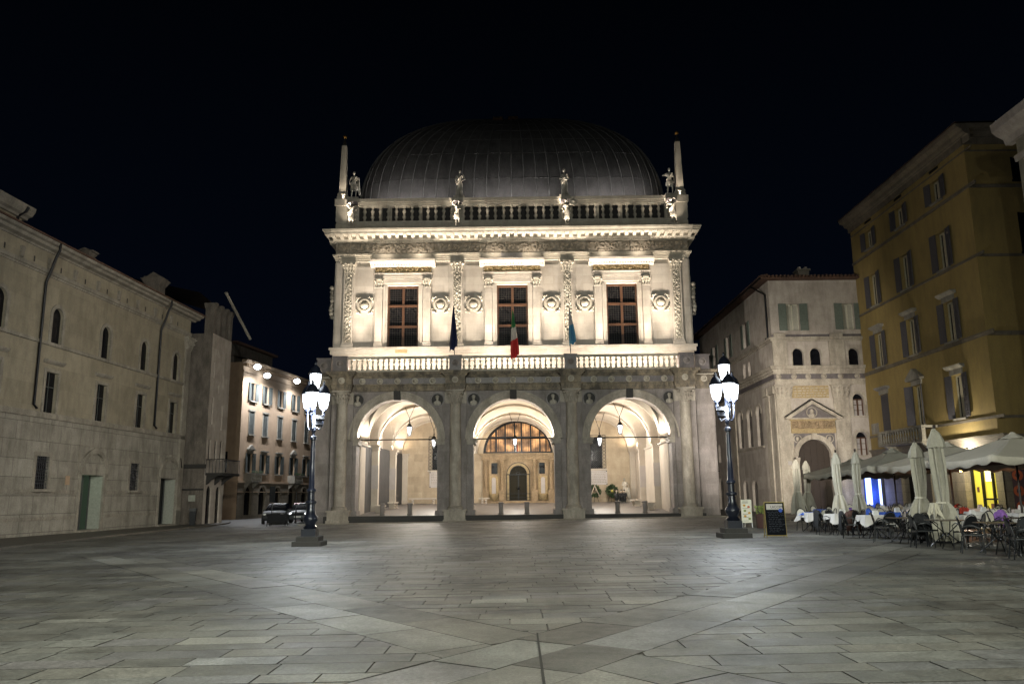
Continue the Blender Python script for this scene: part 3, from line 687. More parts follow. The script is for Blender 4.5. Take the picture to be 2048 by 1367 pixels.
# meridians spaced evenly along the eaves rectangle
def th_for(px, py):
    a = math.atan2(math.copysign(abs(py) ** (N_ / 2), py), math.copysign(abs(px) ** (N_ / 2), px)); return a
per = []
for k in range(27): u = -1 + 2 * k / 26; per.append((u, -1))
for k in range(1, 29): u = -1 + 2 * k / 28; per.append((1, u))
for k in range(1, 27): u = 1 - 2 * k / 26; per.append((u, 1))
for k in range(1, 28): u = 1 - 2 * k / 28; per.append((-1, u))
def onb(px, py):
    k = (abs(px) ** N_ + abs(py) ** N_) ** (-1 / N_); return th_for(px * k, py * k)
MER = [onb(*q) for q in per]; K = len(MER); rs = [1 - (i / NR) ** 1.6 for i in range(NR + 1)]
rs = [max(.001, r_) for r_ in rs]
for r_ in rs:
    for th in MER: dv.append(dome(th, r_))
for j in range(NR):
    for i in range(K): df.append((j * K + i, j * K + (i + 1) % K, (j + 1) * K + (i + 1) % K, (j + 1) * K + i))
dob = MB().add(dv, df).build('lead_roof', 'lead', pal, smooth=60)
sm = MB()
for i, th in enumerate(MER):
    if per[i][1] == 1 and abs(per[i][0]) < .95: continue
    sm.tube([dome(th, r_, .03) for r_ in rs[:-3]], .045, 4)
sm.build('roof_seam', 'seam', dob)
for jz, r_ in enumerate((.985, .93, .86, .78, .68, .57)):
    seg = []
    for i, th in enumerate(MER[:27]):
        seg.append(dome(th, r_, .02))
    MB().tube(seg, .016, 4).build('roof_sheet_joint', 'lead', dob)
sh_ = MB(); rr_ = random.Random(3)
for i in range(26):      # narrow standing sheets low on the front
    if i in (0, 25): continue
    for q in (.25, .5, .75):
        th = MER[i] + (MER[i + 1] - MER[i]) * q; e_ = rr_.uniform(.6, .9) if 8 < i < 18 else rr_.uniform(.86, .97)
        sh_.tube([dome(th, .985 - (.985 - e_) * u / 6, .012) for u in range(7)], .014, 3)
sh_.build('roof_sheet_ribs', 'lead', dob)
for x, rr2 in ((-2.35, .50), (.4, .44)):
    p_ = dome(onb(x / A_, -1), rr2, .05); MB().box(p_.x - .45, p_.x + .45, p_.y - .15, p_.y + .3, p_.z - .25, p_.z + .22).build('roof_hatch', 'rooftile', dob)
MB().box(-12.6, 12.6, 2.6, 3.4, 21.5, 23.6).build('roof_curb', 'slate', pal)

# ---------------- portico inside
iw = MB()
iw.wall(rect(-12.0, 12.0, .3, 10.1), [arch(.3, 6.4, 5.62, 5.63, 24, 2.95), rect(6.3, 8.48, 4.1, 7.2), rect(-8.05, -5.9, 4.1, 7.2)], y=19, depth=.5)
iw.build('rear_wall', 'inner', pal)
XS = lambda s, y: s * 11.3 + (y - 1.85) / 17.15 * (.85 if s < 0 else -.15)
for s in (-1, 1):
    sw_ = MB(); x = s * 11.35
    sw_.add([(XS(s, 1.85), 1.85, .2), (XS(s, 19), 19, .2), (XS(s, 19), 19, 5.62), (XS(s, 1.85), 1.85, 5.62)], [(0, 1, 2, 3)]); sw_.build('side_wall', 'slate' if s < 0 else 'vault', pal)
    lu = MB(); lu.add([(x, 1.85, 5.62), (x, 19, 5.62), (x, 19, 10.1), (x, 1.85, 10.1)], [(0, 1, 2, 3)]); lu.build('lunette_wall', 'vault', pal)
    for y in (6.6, 13.4, 18.85):
        pi_ = MB(); a, b_ = sorted((XS(s, y) - s * .48, XS(s, y) + s * .04)); d = .32 if y < 18 else .14
        pi_.box(a, b_, y - d, y + d, .4, 5.3).box(a - .06, b_ + .06, y - d - .06, y + d + .06, .4, .95 + y * .02)
        for z0, z1, o in ((5.28, 5.36, .05), (5.36, 5.48, .02), (5.48, 5.56, .09), (5.56, 5.63, .15)): pi_.box(a - o, b_ + o, y - d - o, y + d + o, z0, z1)
        pi_.build('wall_pier', 'vault', pal)
        if y < 18: MB().box(a - .03, b_ + .03, y - d - .022, y - d, 2.3, 4.1).build('wall_tablet', 'plaque', pal)
    a, b_ = sorted((s * 11.12, s * 11.34)); MB().box(a, b_, 1.86, 3.9, .4, 5.3).build('front_pilaster', 'vault', pal)
    lg = MB(); a, b_ = sorted((s * 11.1, s * 11.34)); lg.box(a, b_, 1.9, 18.9, 5.44, 5.56); lg.build('side_cornice', 'vault', pal)
    if s > 0:
        for y in (4.2, 9.8, 15.5): MB().box(11.28, 11.34, y - .55, y + .55, 2.4, 4.5).build('wall_tablet', 'plaque', pal)
# inner columns
for x in (-3.95, 3.95):
    for y in (6.4, 13.4):
        MB().box(x - .5, x + .5, y - .5, y + .5, .3, .95).lathe([(.42, .95), (.42, 1.1), (.34, 1.15), (.31, 5.0), (.40, 5.1), (.52, 5.45), (.52, 5.63)], x, y, 18).build('inner_column', 'vault', pal, smooth=40)
VB = ((-10.6, -4.35), (-3.55, 3.55), (4.35, 10.6)); YB = ((1.85, 6.1), (6.7, 13.1), (13.7, 19.0)); RZ = 3.15
vm = MB()
for xa, xb in VB:
    for ya, yb in YB:
        n = 22; vs = []; fs = []
        for j in range(n + 1):
            for i in range(n + 1):
                u = -cos(pi * i / n); v = -cos(pi * j / n)
                z = 5.6 + RZ * max(sqrt(max(0, 1 - u * u)), sqrt(max(0, 1 - v * v)))
                vs.append(((xa + xb) / 2 + (xb - xa) / 2 * u, (ya + yb) / 2 + (yb - ya) / 2 * v, z))
        for j in range(n):
            for i in range(n): a = j * (n + 1) + i; fs.append((a, a + 1, a + n + 2, a + n + 1))
        vm.add(vs, fs)
vm.build('vault', 'vault', pal, smooth=35)
rb = MB(); n = 20
for xa, xb in VB:      # transverse ribs between bays and at the walls
    for ya, yb in ((6.08, 6.72), (13.08, 13.72), (18.78, 19.0), (1.84, 2.2)):
        drop = .17
        vs = []; fs = []
        for i in range(n + 1):
            u = -cos(pi * i / n); x = (xa + xb) / 2 + (xb - xa) / 2 * u * .985; z = 5.6 + (RZ - drop) * sqrt(max(0, 1 - u * u)); zt = z + .6
            vs += [(x, ya, z), (x, yb, z), (x, ya, zt), (x, yb, zt)]
        for i in range(n): o = i * 4; q = o + 4; fs += [(o, q, q + 1, o + 1), (o, o + 2, q + 2, q), (o + 1, q + 1, q + 3, o + 3)]
        rb.add(vs, fs)
for ya, yb in YB:      # longitudinal arches between the aisles and lunette soffits
    for xa, xb in ((-4.37, -3.53), (3.53, 4.37), (-11.4, -10.58), (10.58, 11.4)):
        vs = []; fs = []
        for j in range(n + 1):
            v = -cos(pi * j / n); y = (ya + yb) / 2 + (yb - ya) / 2 * v; z = 5.6 + (RZ - .1) * sqrt(max(0, 1 - v * v)); vs += [(xa, y, z), (xb, y, z), (xa, y, z + .35), (xb, y, z + .35)]
        for j in range(n): o = j * 4; q = o + 4; fs += [(o, o + 1, q + 1, q), (o, q, q + 2, o + 2), (o + 1, o + 3, q + 3, q + 1)]
        rb.add(vs, fs)
rb.build('vault_rib', 'vault', pal, smooth=35)
# rear lunette window, lit from inside
lw = MB().add([(.3 + 3.2 * cos(pi * i / 24), 19.3, 5.62 + 2.95 * sin(pi * i / 24)) for i in range(25)], [tuple(range(25))]); lwo = None
fr = MB(); vs = []; fs = []
for i in range(25):
    a = pi * i / 24
    for k_, yy in ((1.0, 18.96), (1.0, 19.2), (.93, 18.96), (.93, 19.2)): vs.append((.3 + 3.25 * k_ * cos(a), yy, 5.62 + 3.0 * k_ * sin(a)))
for i in range(24): o = i * 4; q = o + 4; fs += [(o, q, q + 2, o + 2), (o + 2, q + 2, q + 3, o + 3), (o, o + 1, q + 1, q)]
fr.add(vs, fs)
fr.box(-2.95, 3.55, 18.98, 19.18, 5.58, 5.74).box(-2.4, 3.0, 18.98, 19.15, 6.98, 7.14)
for x in (-1.75, -.9, -.02, .62, 1.5, 2.35): fr.box(x - .08, x + .08, 18.99, 19.15, 5.6, 5.62 + 2.9 * sqrt(max(0, 1 - ((x - .3) / 3.2) ** 2)))
fr.box(-2.3, -2.22, 18.99, 19.15, 5.6, 7.0).box(2.85, 2.93, 18.99, 19.15, 5.6, 7.0)
lwo = fr.build('lunette_window', 'iron', pal); lw.build('pane', 'lunette', lwo)
gb = MB()
for k in range(30):
    x = -2.8 + k * .214; h = 2.85 * sqrt(max(0, 1 - ((x - .3) / 3.2) ** 2)); gb.tube([(x, 19.1, 5.62), (x, 19.1, 5.62 + h)], .014, 4)
gb.build('window_bar', 'iron', lwo)
# small flags seen inside the lunette
for x, c in ((.15, 'red'), (.05, 'white'), (.55, 'blue'), (-.1, 'navy')): MB().prof([(19.22, 5.7), (19.26, 5.7), (19.26, 6.35), (19.22, 6.35)], x, x + .12).build('inside_flag', c, lwo)
# grated side windows and tablets
for xa, xb in ((6.3, 8.48), (-8.05, -5.9)):
    b = MB()
    for a, b_, c, d in ((xa, xa + .34, 4.1, 7.2), (xb - .34, xb, 4.1, 7.2), (xa, xb, 6.9, 7.2)): b.box(a, b_, 19.02, 19.1, c, d)
    b = MB().box(xa + .34, xb - .34, 19.2, 19.22, 4.1, 6.9); MB().box(xa, xa + .34, 19.06, 19.1, 4.1, 7.2).box(xb - .34, xb, 19.06, 19.1, 4.1, 7.2).box(xa + .34, xb - .34, 19.06, 19.1, 6.9, 7.2).build('window_border', 'inner', pal); wo = b.build('grated_window', 'glass', pal)
    gt = MB(); k = xa - 3
    gt.box(xa, xa + .03, 18.93, 18.97, 4.1, 7.2).box(xb - .03, xb, 18.93, 18.97, 4.1, 7.2).box(xa, xb, 18.93, 18.97, 7.17, 7.2).box(xa, xb, 18.93, 18.97, 4.1, 4.13).box(xa + .34, xa + .37, 18.93, 18.97, 4.1, 6.9).box(xb - .37, xb - .34, 18.93, 18.97, 4.1, 6.9).box(xa, xb, 18.93, 18.97, 6.87, 6.9)
    zz = 4.1
    while zz < 7.1:
        for x in (xa + .17, xb - .17): gt.ring(x, zz + .2, .13, .155, 18.94, 18.96, 10, 0, 2 * pi)
        zz += .31
    st = .2
    for i in range(-16, 12):
        for sg in (1, -1):
            pts = [(xa + .37 + t_ * st / 2, 18.95, 4.1 + (i * st + sg * t_ * st / 2) + (0 if sg > 0 else 1.4 + st * 2)) for t_ in range(15)]
            pts = [p_ for p_ in pts if 4.1 <= p_[2] <= 6.9 and p_[0] <= xb - .37]
            if len(pts) > 1: gt.tube([pts[0], pts[-1]], .022, 4)
    gt.build('iron_grille', 'iron', wo)
    MB().box(xa - .08, xb + .08, 18.86, 19.0, 3.96, 4.08).build('window_sill', 'vault', pal)
for xa, xb, z0, z1 in ((6.3, 8.55, 2.62, 3.92), (-7.95, -5.9, 2.5, 3.95)):
    tb = MB().box(xa, xb, 18.93, 19.0, z0, z1).build('marble_tablet', 'plaque', pal)
    l = MB()
    for k in range(7):
        z = z1 - .2 - k * .15; xx_ = xa + .15
        while xx_ < xb - .25: ww = random.uniform(.06, .2); l.box(xx_, xx_ + ww, 18.922, 18.93, z, z + .045); xx_ += ww + .05
    tag(l.build('engraved_lines', 'paletrim', tb), kind='stuff')
    c = MB()
    for x in (xa + .06, xb - .06):
        for z in (z0 + .06, z1 - .06): c.box(x - .04, x + .04, 18.90, 18.93, z - .04, z + .04)
    c.build('tablet_stud', 'iron', tb)
# portal at the rear
pt = MB().wall(rect(-3.0, 3.6, 1.0, 5.0), [arch(.3, 2.1, 1.25, 3.65, 20), rect(-2.2, -1.55, 3.68, 4.7), rect(2.12, 2.77, 3.68, 4.7)], y=18.78, depth=.2)
for z0, z1, o in ((4.98, 5.12, .05), (5.12, 5.36, .02), (5.36, 5.46, .12), (5.46, 5.58, .22)): pt.box(-3.05 - o, 3.65 + o, 18.78 - o, 19.0, z0, z1)
pt.box(-3.1, 3.7, 18.5, 19.0, .8, 1.24); po = pt.build('rear_portal', 'portalstone', pal)
for x in (-2.72, -1.22, 1.82, 3.32):
    MB().box(x - .27, x + .27, 18.45, 18.8, 1.24, 2.2).lathe([(.19, 2.2), (.15, 2.3), (.14, 4.6), (.2, 4.7), (.24, 4.95)], x, 18.62, 12).box(x - .3, x + .3, 18.4, 18.8, 4.95, 5.08).build('portal_column', 'portalstone', po, smooth=40)
for x in (-1.97, 2.57):
    MB().box(x - .42, x + .42, 18.66, 18.78, 1.3, 3.5).build('portal_panel', 'gold', po)
    MB().box(x - .18, x + .18, 18.6, 18.66, 1.9, 3.2).ring(x, 3.2, 0.02, .18, 18.6, 18.66, 10).build('niche_slab', 'plaque', po)
    MB().lathe([(.1, 1.24), (.3, 1.5), (.38, 1.75), (.38, 1.85)], x, 18.5, 14).build('stone_basin', 'gold', po, smooth=40)
    MB().box(x - .33, x + .33, 18.9, 18.92, 3.68, 4.7).build('dark_opening', 'glass', po)
MB().ring(.3, 3.65, .80, 1.04, 18.72, 18.80, 20).box(-.74, -.5, 18.72, 18.8, 1.25, 3.65).box(1.1, 1.34, 18.72, 18.8, 1.25, 3.65).build('gilt_door_border', 'gold', po)
dr = MB().ring(.3, 3.65, 1.03, 1.09, 18.68, 18.78, 24).ring(.3, 3.65, .75, .80, 18.68, 18.78, 20).box(-.77, 1.37, 18.68, 18.76, 3.58, 3.66)
for x in (-.79, -.52, .3, 1.06, 1.33): dr.box(x - .03 - (0 if x != .3 else .02), x + .03 + (0 if x != .3 else .02), 18.68, 18.76, 1.25, 3.65)
for z in (1.27, 1.5, 1.85): dr.box(-.8, 1.4, 18.68, 18.76, z, z + .05)
for k in range(1, 6): a = pi * k / 6; dr.tube([(.3 + .2 * cos(a), 18.72, 3.65 + .2 * sin(a)), (.3 + .75 * cos(a), 18.72, 3.65 + .75 * sin(a))], .015, 4)
dr.sphere((.3, 18.70, 2.35), .13, 8).ring(.3, 3.68, .16, .2, 18.68, 18.76, 12); do = dr.build('iron_gate', 'iron', po)
MB().box(-.5, 1.06, 18.9, 18.93, 1.25, 3.65).ring(.3, 3.65, .01, .78, 18.9, 18.93, 16).build('gate_glass', 'olive', po)
# dark patches of wall sockets

# ================================================================== FIGURES
def cap(mb, a, b, r0, r1=None, n=8):
    r1 = r0 if r1 is None else r1
    a, b = Vector(a), Vector(b); mb.tube([a + (b - a) * t_ for t_ in (0, .33, .66, 1)], r0, n, r1); mb.sphere(a, r0, n); mb.sphere(b, r1, n)
def figure(name, H, mat, parent, pose, vox=.035, skirt=True, seed=1):
    """human body, facing -y, feet at z=0, grown into one continuous surface"""
    k = H / 1.8; mb = MB(); rn = random.Random(seed); V = lambda x, y, z: (x * k, y * k, z * k)
    lean = pose.get('lean', 0); hx = pose.get('hip', .04)
    fl, fr_ = pose.get('feet', ((-.13, 0), (.15, -.06)))
    hipL, hipR = (-.09 + hx, 0, .93), (.09 + hx, 0, .93); kl = ((fl[0] - .09 + hx) / 2 - .01, fl[1] / 2 - .05, .50); kr = ((fr_[0] + .09 + hx) / 2 + .02, fr_[1] / 2 - .08, .50)
    for h_, kn, ft in ((hipL, kl, fl), (hipR, kr, fr_)):
        cap(mb, V(*h_), V(*kn), .095 * k, .062 * k); cap(mb, V(*kn), V(ft[0], ft[1], .08), .06 * k, .04 * k); cap(mb, V(ft[0], ft[1] + .03, .045), V(ft[0], ft[1] - .14, .035), .045 * k, .032 * k)
    ch = (hx * .2 + lean, -.01, 1.32); nk = (lean * 1.3, -.02, 1.50); hd = (lean * 1.5 + pose.get('hd', 0), -.05, 1.68)
    cap(mb, V(hx, 0, .95), V(ch[0], 0, 1.15), .135 * k, .12 * k, 10); mb.sphere(V(*ch), .155 * k, 12, 1.15, .8, 1.15)
    cap(mb, V(ch[0] - .16, 0, 1.43), V(ch[0] + .16, 0, 1.43), .065 * k); cap(mb, V(*nk), V(hd[0], hd[1] + .03, 1.6), .05 * k)
    mb.sphere(V(*hd), .095 * k, 12, .88, 1.0, 1.25); mb.sphere(V(hd[0], hd[1] - .10, 1.67), .018 * k, 6); mb.sphere(V(hd[0], hd[1] + .015, 1.72), .10 * k, 10, .95, 1.0, 1.0)
    for s, (el, hn) in ((-1, pose['L']), (1, pose['Rr'])):
        shd = (ch[0] + s * .19, 0, 1.42); cap(mb, V(*shd), V(*el), .052 * k, .042 * k); cap(mb, V(*el), V(*hn), .042 * k, .03 * k)
        mb.sphere(V(*hn), .045 * k, 8, 1, 1, 1.3)
        for q in range(4): a_ = Vector(V(*hn)); cap(mb, a_, a_ + Vector(((q - 1.5) * .022 * k, -.02 * k, -.085 * k)), .013 * k, .01 * k, 5)
    if skirt:
        top = pose.get('skirt', .98); bot = pose.get('hem', .06)
        prof_ = [(.26, bot), (.23, bot + .25), (.20, .55), (.19, .8), (.15, top)]
        mb.lathe([(r_ * k, z * k) for r_, z in prof_], 0, 0, 20, 1.0, .8)
        for q in range(13):
            a = 2 * pi * q / 13 + rn.uniform(-.1, .1); cap(mb, V(.22 * cos(a) * 1.05, .18 * sin(a), bot + .02), V(.14 * cos(a + .2), .12 * sin(a + .2), top - rn.uniform(0, .25)), .032 * k, .018 * k, 6)
    for (p_, q_, r_) in pose.get('extra', ()): cap(mb, V(*p_), V(*q_), r_ * k)
    for sx_ in ((-.2, .9, .18, 1.45),) if pose.get('sash') else (): cap(mb, V(-.2, -.12, .95), V(.17, -.13, 1.42), .045 * k); cap(mb, V(-.18, -.14, .82), V(.2, -.12, 1.28), .04 * k)
    return remeshed(mb, name, mat, parent, vox, 3)
st_pose = [dict(L=((-.30, .02, 1.15), (-.22, -.14, .95)), Rr=((.33, 0, 1.15), (.28, -.05, .88)), feet=((-.16, 0), (.14, -.08)), extra=(((.26, .12, 1.4), (.34, .12, .3), .07), ((.2, .14, 1.3), (.28, .16, .5), .07)), skirt=1.02, hem=.55, sash=True),
           dict(L=((-.27, -.02, 1.14), (-.05, -.20, 1.22)), Rr=((.36, -.02, 1.2), (.14, -.2, 1.02)), sash=True, hd=.03, extra=(((.25, 0, 1.5), (.34, 0, 1.2), .06),)),
           dict(L=((-.29, -.02, 1.14), (.02, -.2, 1.18)), Rr=((.29, -.02, 1.14), (.06, -.2, 1.05)), sash=True, hem=.04, extra=(((0, -.05, 1.72), (0, .0, 1.8), .1),)),
           dict(L=((-.42, .0, 1.30), (-.20, -.12, 1.24)), Rr=((.31, .05, 1.15), (.30, .0, .85)), feet=((-.14, .02), (.17, -.05)), skirt=1.0, hem=.62, sash=True)]
ml = ['cloaked marble statue on the parapet beside the west obelisk', 'draped marble statue holding its robe, on the parapet second from the west obelisk',
      'robed marble statue with helmet-like headdress on the parapet, second from the east obelisk', 'marble statue with bent arm on the parapet beside the obelisk at the palace\'s east corner']
for i, x in enumerate((-12.15, -4.02, 4.10, 12.2)):
    st = empty('statue', ml[i], 'statue', pw(x, 1.95, 24.12), PZ, 'statues on the roof parapet')
    MB().box(-.42, .42, -.34, .34, 0, .16).build('plinth', 'statue', st)
    b = figure('carved_figure', 2.15, 'statue', st, st_pose[i], .03, seed=i + 2); b.location = (0, 0, .15)
hp = [dict(L=((-.30, -.08, 1.52), (-.14, -.12, 1.74)), Rr=((.36, -.05, 1.3), (.22, -.18, 1.05)), lean=-.05, feet=((-.10, -.1), (.06, -.12)), skirt=1.0, hem=.45, sash=True),
      dict(L=((-.34, -.08, 1.58), (-.10, -.12, 1.80)), Rr=((.30, -.05, 1.2), (.02, -.2, 1.1)), lean=.04, hd=.1, feet=((-.04, -.1), (.16, -.12)), skirt=.98, hem=.5),
      dict(L=((-.30, -.05, 1.15), (-.22, -.14, .92)), Rr=((.34, -.12, 1.5), (.26, -.18, 1.66)), lean=-.03, feet=((-.12, -.1), (.08, -.12)), skirt=1.0, hem=.35),
      dict(L=((-.34, -.08, 1.35), (-.36, -.1, 1.1)), Rr=((.32, -.1, 1.55), (.14, -.15, 1.75)), lean=-.04, feet=((-.02, -.1), (.22, -.14)), skirt=1.0, hem=.45, sash=True)]
hl = ['contorted marble atlas figure under the cloaked statue at the palace\'s west corner', 'marble atlas figure raising one arm below the second roof statue from the west', 'marble atlas figure holding a round shield, between the balusters east of the middle', 'marble atlas figure with raised arms under the statue at the palace\'s east corner']
for i, x in enumerate((-12.2, -4.18, 4.2, 12.22)):
    st = empty('atlas_figure', hl[i], 'statue', pw(x, 1.52, 21.53), PZ, 'atlas figures before the roof parapet')
    MB().box(-.36, .36, -.28, .36, 0, .28).build('plinth', 'trim', st)
    b = figure('carved_figure', 2.05, 'statue', st, hp[i], .03, seed=i + 9); b.location = (0, 0, .28)
    MB().box(-.4, .4, -.05, .3, 2.1, 2.32).build('head_block', 'darkmarble', st)
    if i == 2:
        MB().ring(.5, 2.05, .20, .34, -.35, -.22, 20, 0, 2 * pi).sphere((.5, -.28, 2.05), .22, 12, 1, .4, 1).sphere((.5, -.36, 2.05), .09, 8).build('round_shield', 'statue', st, smooth=50)
for i, (x, lab) in enumerate(((-13.0, 'tapering pale stone obelisk with a gilded ball on the palace\'s west corner'), (12.97, 'tapering pale stone obelisk with a gilded ball on the palace\'s east corner'))):
    ob = empty('obelisk', lab, 'obelisk', pw(x, 2.1, 24.12), PZ, 'obelisks at the roof corners')
    MB().box(-.40, .40, -.40, .40, 0, .22).box(-.36, .36, -.36, .36, .22, .42).frust(0, 0, .74, .74, .42, .62, .62, .6).build('base', 'trim', ob)
    sh = MB().frust(0, 0, .56, .56, .6, .37, .37, 4.5)
    for a, b_ in ((-1, 0), (1, 0)): sh.add([(a * .23, -.27, .7), (a * .27, -.29, .7), (a * .175, -.195, 4.45), (a * .14, -.185, 4.45)], [(0, 1, 2, 3)])
    sh.build('shaft', 'trim', ob); MB().frust(0, 0, .35, .35, 4.5, .04, .04, 5.15).build('tip', 'riser', ob)
    MB().sphere((0, 0, 5.28), .15, 14).tube([(0, 0, 5.1), (0, 0, 5.2)], .03).build('gilded_ball', 'gildball', ob, smooth=60)

# ---------------- flags on the balustrade
def flag(loc, lab, mat, drop, w, tail, poleh, lean=(0, -.1), seed=0, foot=0):
    fo = empty('flag', lab, 'flag', loc, PZ, 'flags hanging over the balustrade')
    x1, y1 = -.12 + lean[0], lean[1] - .55
    MB().tube([(0, .25, -.2), (x1, y1, poleh)], .03, 8).build('flagpole', 'iron', fo)
    n, mth = 24, 10; vs = []; fs = []; rn = random.Random(seed)
    for j in range(n + 1):
        v = j / n; wid = .06 + (w - .06) * min(1, v * 1.25) ** .9; cxx = x1 + tail * v
        for i in range(mth + 1):
            u = i / mth
            z = poleh - .1 - drop * v * (1 - .10 * u) + (.06 * sin(9 * u) if v > .9 else 0)
            vs.append((cxx + (u - .45) * wid, y1 - .02 + .14 * sin(u * 11 + v * 2) * min(1, v + .15), z))
    for j in range(n):
        for i in range(mth): a = j * (mth + 1) + i; fs.append((a, a + 1, a + mth + 2, a + mth + 1))
    cl = MB().add(vs, fs).build('cloth', mat, fo, smooth=70)
    uv = cl.data.uv_layers.new(name='UVMap')
    for lp in cl.data.loops: uv.data[lp.index].uv = ((lp.vertex_index // (mth + 1)) / n, 0)
    so = cl.modifiers.new('t', 'SOLIDIFY'); so.thickness = .012
flag(pw(-4.18, -.2, 11.5), 'dark navy flag hanging limp at the west pedestal of the balustrade', 'navy', 3.25, .55, -.02, 3.55, (.10, -.1), 1)
flag(pw(.15, .0, 11.3), 'green white and red tricolour flag hanging limp at the middle of the balustrade', 'tricolour', 3.55, .58, .12, 3.45, (-.02, -.1), 2)
flag(pw(4.15, -.15, 11.6), 'short white and light blue flag on the east pedestal of the balustrade', 'skyflag', 2.65, .48, .18, 3.25, (.05, .2), 3)

# ---------------- hanging lanterns
def pendant(x, y, z, lab, ztop, energy, spread=.5):
    po = empty('hanging_lantern', lab, 'lantern', pw(x, y, z), PZ, 'lanterns hanging in the portico')
    MB().frust(0, 0, .14, .14, -.32, .32, .32, .24).build('lantern_glass', 'pendglass', po)
    f = MB()
    for a, b_ in ((-1, -1), (1, -1), (1, 1), (-1, 1)): f.tube([(a * .09, b_ * .09, -.40), (a * .19, b_ * .19, .28), (a * .05, b_ * .05, .55)], .02, 5)
    f.frust(0, 0, .2, .2, -.44, .15, .15, -.36).frust(0, 0, .44, .44, .26, .08, .08, .5).tube([(0, 0, .5), (0, 0, 1.0)], .03).sphere((0, 0, .66), .07, 8)
    f.build('lantern_frame', 'iron', po)
    c = MB(); hz = ztop - z
    for s in (-1, 1): c.tube([(0, 0, .95), (s * spread, 0, hz)], .022, 5)
    c.tube([(-spread - .05, 0, hz), (spread + .05, 0, hz)], .03, 5); c.build('suspension_rods', 'iron', po)
    light('POINT', 'pendant_light', pw(x, y, z - .75), energy, (1, .93, .82), shadow_soft_size=.12)
pendant(-8.14, 6.0, 6.75, 'lit lantern hanging in the near bay of the west arch', 8.85, 330)
pendant(8.24, 6.0, 6.7, 'lit lantern hanging in the near bay of the east arch', 8.85, 330)
pendant(-6.95, 13.0, 6.3, 'lit lantern hanging deeper inside the west arch before the grated window', 8.75, 330)
pendant(7.33, 13.0, 6.25, 'lit lantern hanging deeper inside the east arch before the grated window', 8.75, 330)
pendant(.04, 13.0, 6.3, 'lit lantern hanging before the lunette window in the middle arch', 8.8, 300)
# ---------------- things standing in the portico
def fz(y): return .383 + (y - .55) * .0365
for i, (x, lab) in enumerate(((-9.32, 'west one of two stone bollards in the west arch'), (-7.38, 'east one of two stone bollards in the west arch'), (-.95, 'west one of two stone bollards in the middle arch'), (.88, 'east one of two stone bollards in the middle arch'), (7.26, 'west one of two stone bollards in the east arch'), (9.19, 'east one of two stone bollards in the east arch'))):
    b = MB().lathe([(.19, 0), (.19, .08), (.165, .12), (.165, .70), (.20, .74), (.20, .80), (.15, .84)], 0, 0, 14).build('stone_bollard', 'portico', None, smooth=40)
    b.location = pw(x, 1.1, fz(1.1)); tag(b, lab, 'bollard', 'stone bollards in the arches')
def bench(x, y, rz, lab, L=2.2):
    bo_ = empty('stone_bench', lab, 'bench', pw(x, y, fz(y)), rz, 'stone benches along the portico walls')
    MB().box(-L / 2, L / 2, -.28, .28, .46, .56).box(-L / 2 + .03, L / 2 - .03, -.25, .25, .42, .46).build('seat', 'vault', bo_)
    for s in (-1, 1):
        xx = s * (L / 2 - .35)
        MB().prof([(-.22, 0), (.22, 0), (.16, .12), (.2, .3), (.22, .42), (-.22, .42), (-.2, .3), (-.16, .12)], xx - .1, xx + .1).sphere((xx, -.2, .3), .1, 8).sphere((xx, -.22, .08), .09, 8).build('leg', 'vault', bo_)
bench(-10.0, 4.2, pi / 2, 'carved stone bench against the dark side wall, nearest in the west arch'); bench(-9.9, 9.8, pi / 2, 'carved stone bench against the dark side wall, second in the west arch')
bench(-8.4, 17.9, 0, 'stone bench against the rear wall inside the west arch', 2.6)
bench(10.1, 5.0, pi / 2, 'carved stone bench against the pale side wall, nearest in the east arch'); bench(9.9, 10.5, pi / 2, 'carved stone bench against the pale side wall, farther one in the east arch')
bench(-3.0 + .2, 17.2, 0, 'low stone bench inside the middle arch beside the portal', 1.0)
for x, lab, s in ((7.25, 'green memorial wreath with crossed pale ribbons on an easel', 1), (8.85, 'plain green memorial wreath leaning by the rear wall near the crouching people', 0)):
    wo = empty('memorial_wreath', lab, 'wreath', pw(x, 18.2, fz(18.2)), PZ, 'wreaths under the marble tablet')
    ring = MB(); rn = random.Random(4 + s)
    for k in range(420):
        a = rn.uniform(0, 2 * pi); q = rn.uniform(.22, .60); c = Vector((q * cos(a), -.12 + rn.uniform(-.1, .1), 1.0 + q * sin(a))); d = Vector((rn.uniform(-1, 1), rn.uniform(-1, .3), rn.uniform(-1, 1))).normalized() * .11; e2 = d.cross(Vector((rn.uniform(-1, 1), 1, rn.uniform(-1, 1)))).normalized() * .04
        ring.add([c - d, c + e2, c + d, c - e2], [(0, 1, 2, 3)])
    ring.ring(0, 1.0, .30, .52, -.1, .02, 20, 0, 2 * pi); ring.build('foliage_ring', 'leaf', wo)
    MB().tube([(-.4, .1, 0), (0, .05, 1.3)], .02).tube([(.4, .1, 0), (0, .05, 1.3)], .02).tube([(0, .5, 0), (0, .08, 1.3)], .02).build('easel', 'iron', wo)
    if s: MB().tube([(-.30, -.26, .70), (0, -.26, 1.5)], .04, 4).tube([(.45, -.26, .5), (0, -.26, 1.5)], .04, 4).build('ribbon', 'ribbon', wo)
    else: MB().sphere((0, -.2, 1.0), .12, 8).build('flower_centre', 'yellowcloth', wo)
st = empty('draped_statue', 'pale marble statue of a draped figure in the rear corner of the east arch', 'statue', pw(10.05, 17.9, fz(17.9)), PZ - .3)
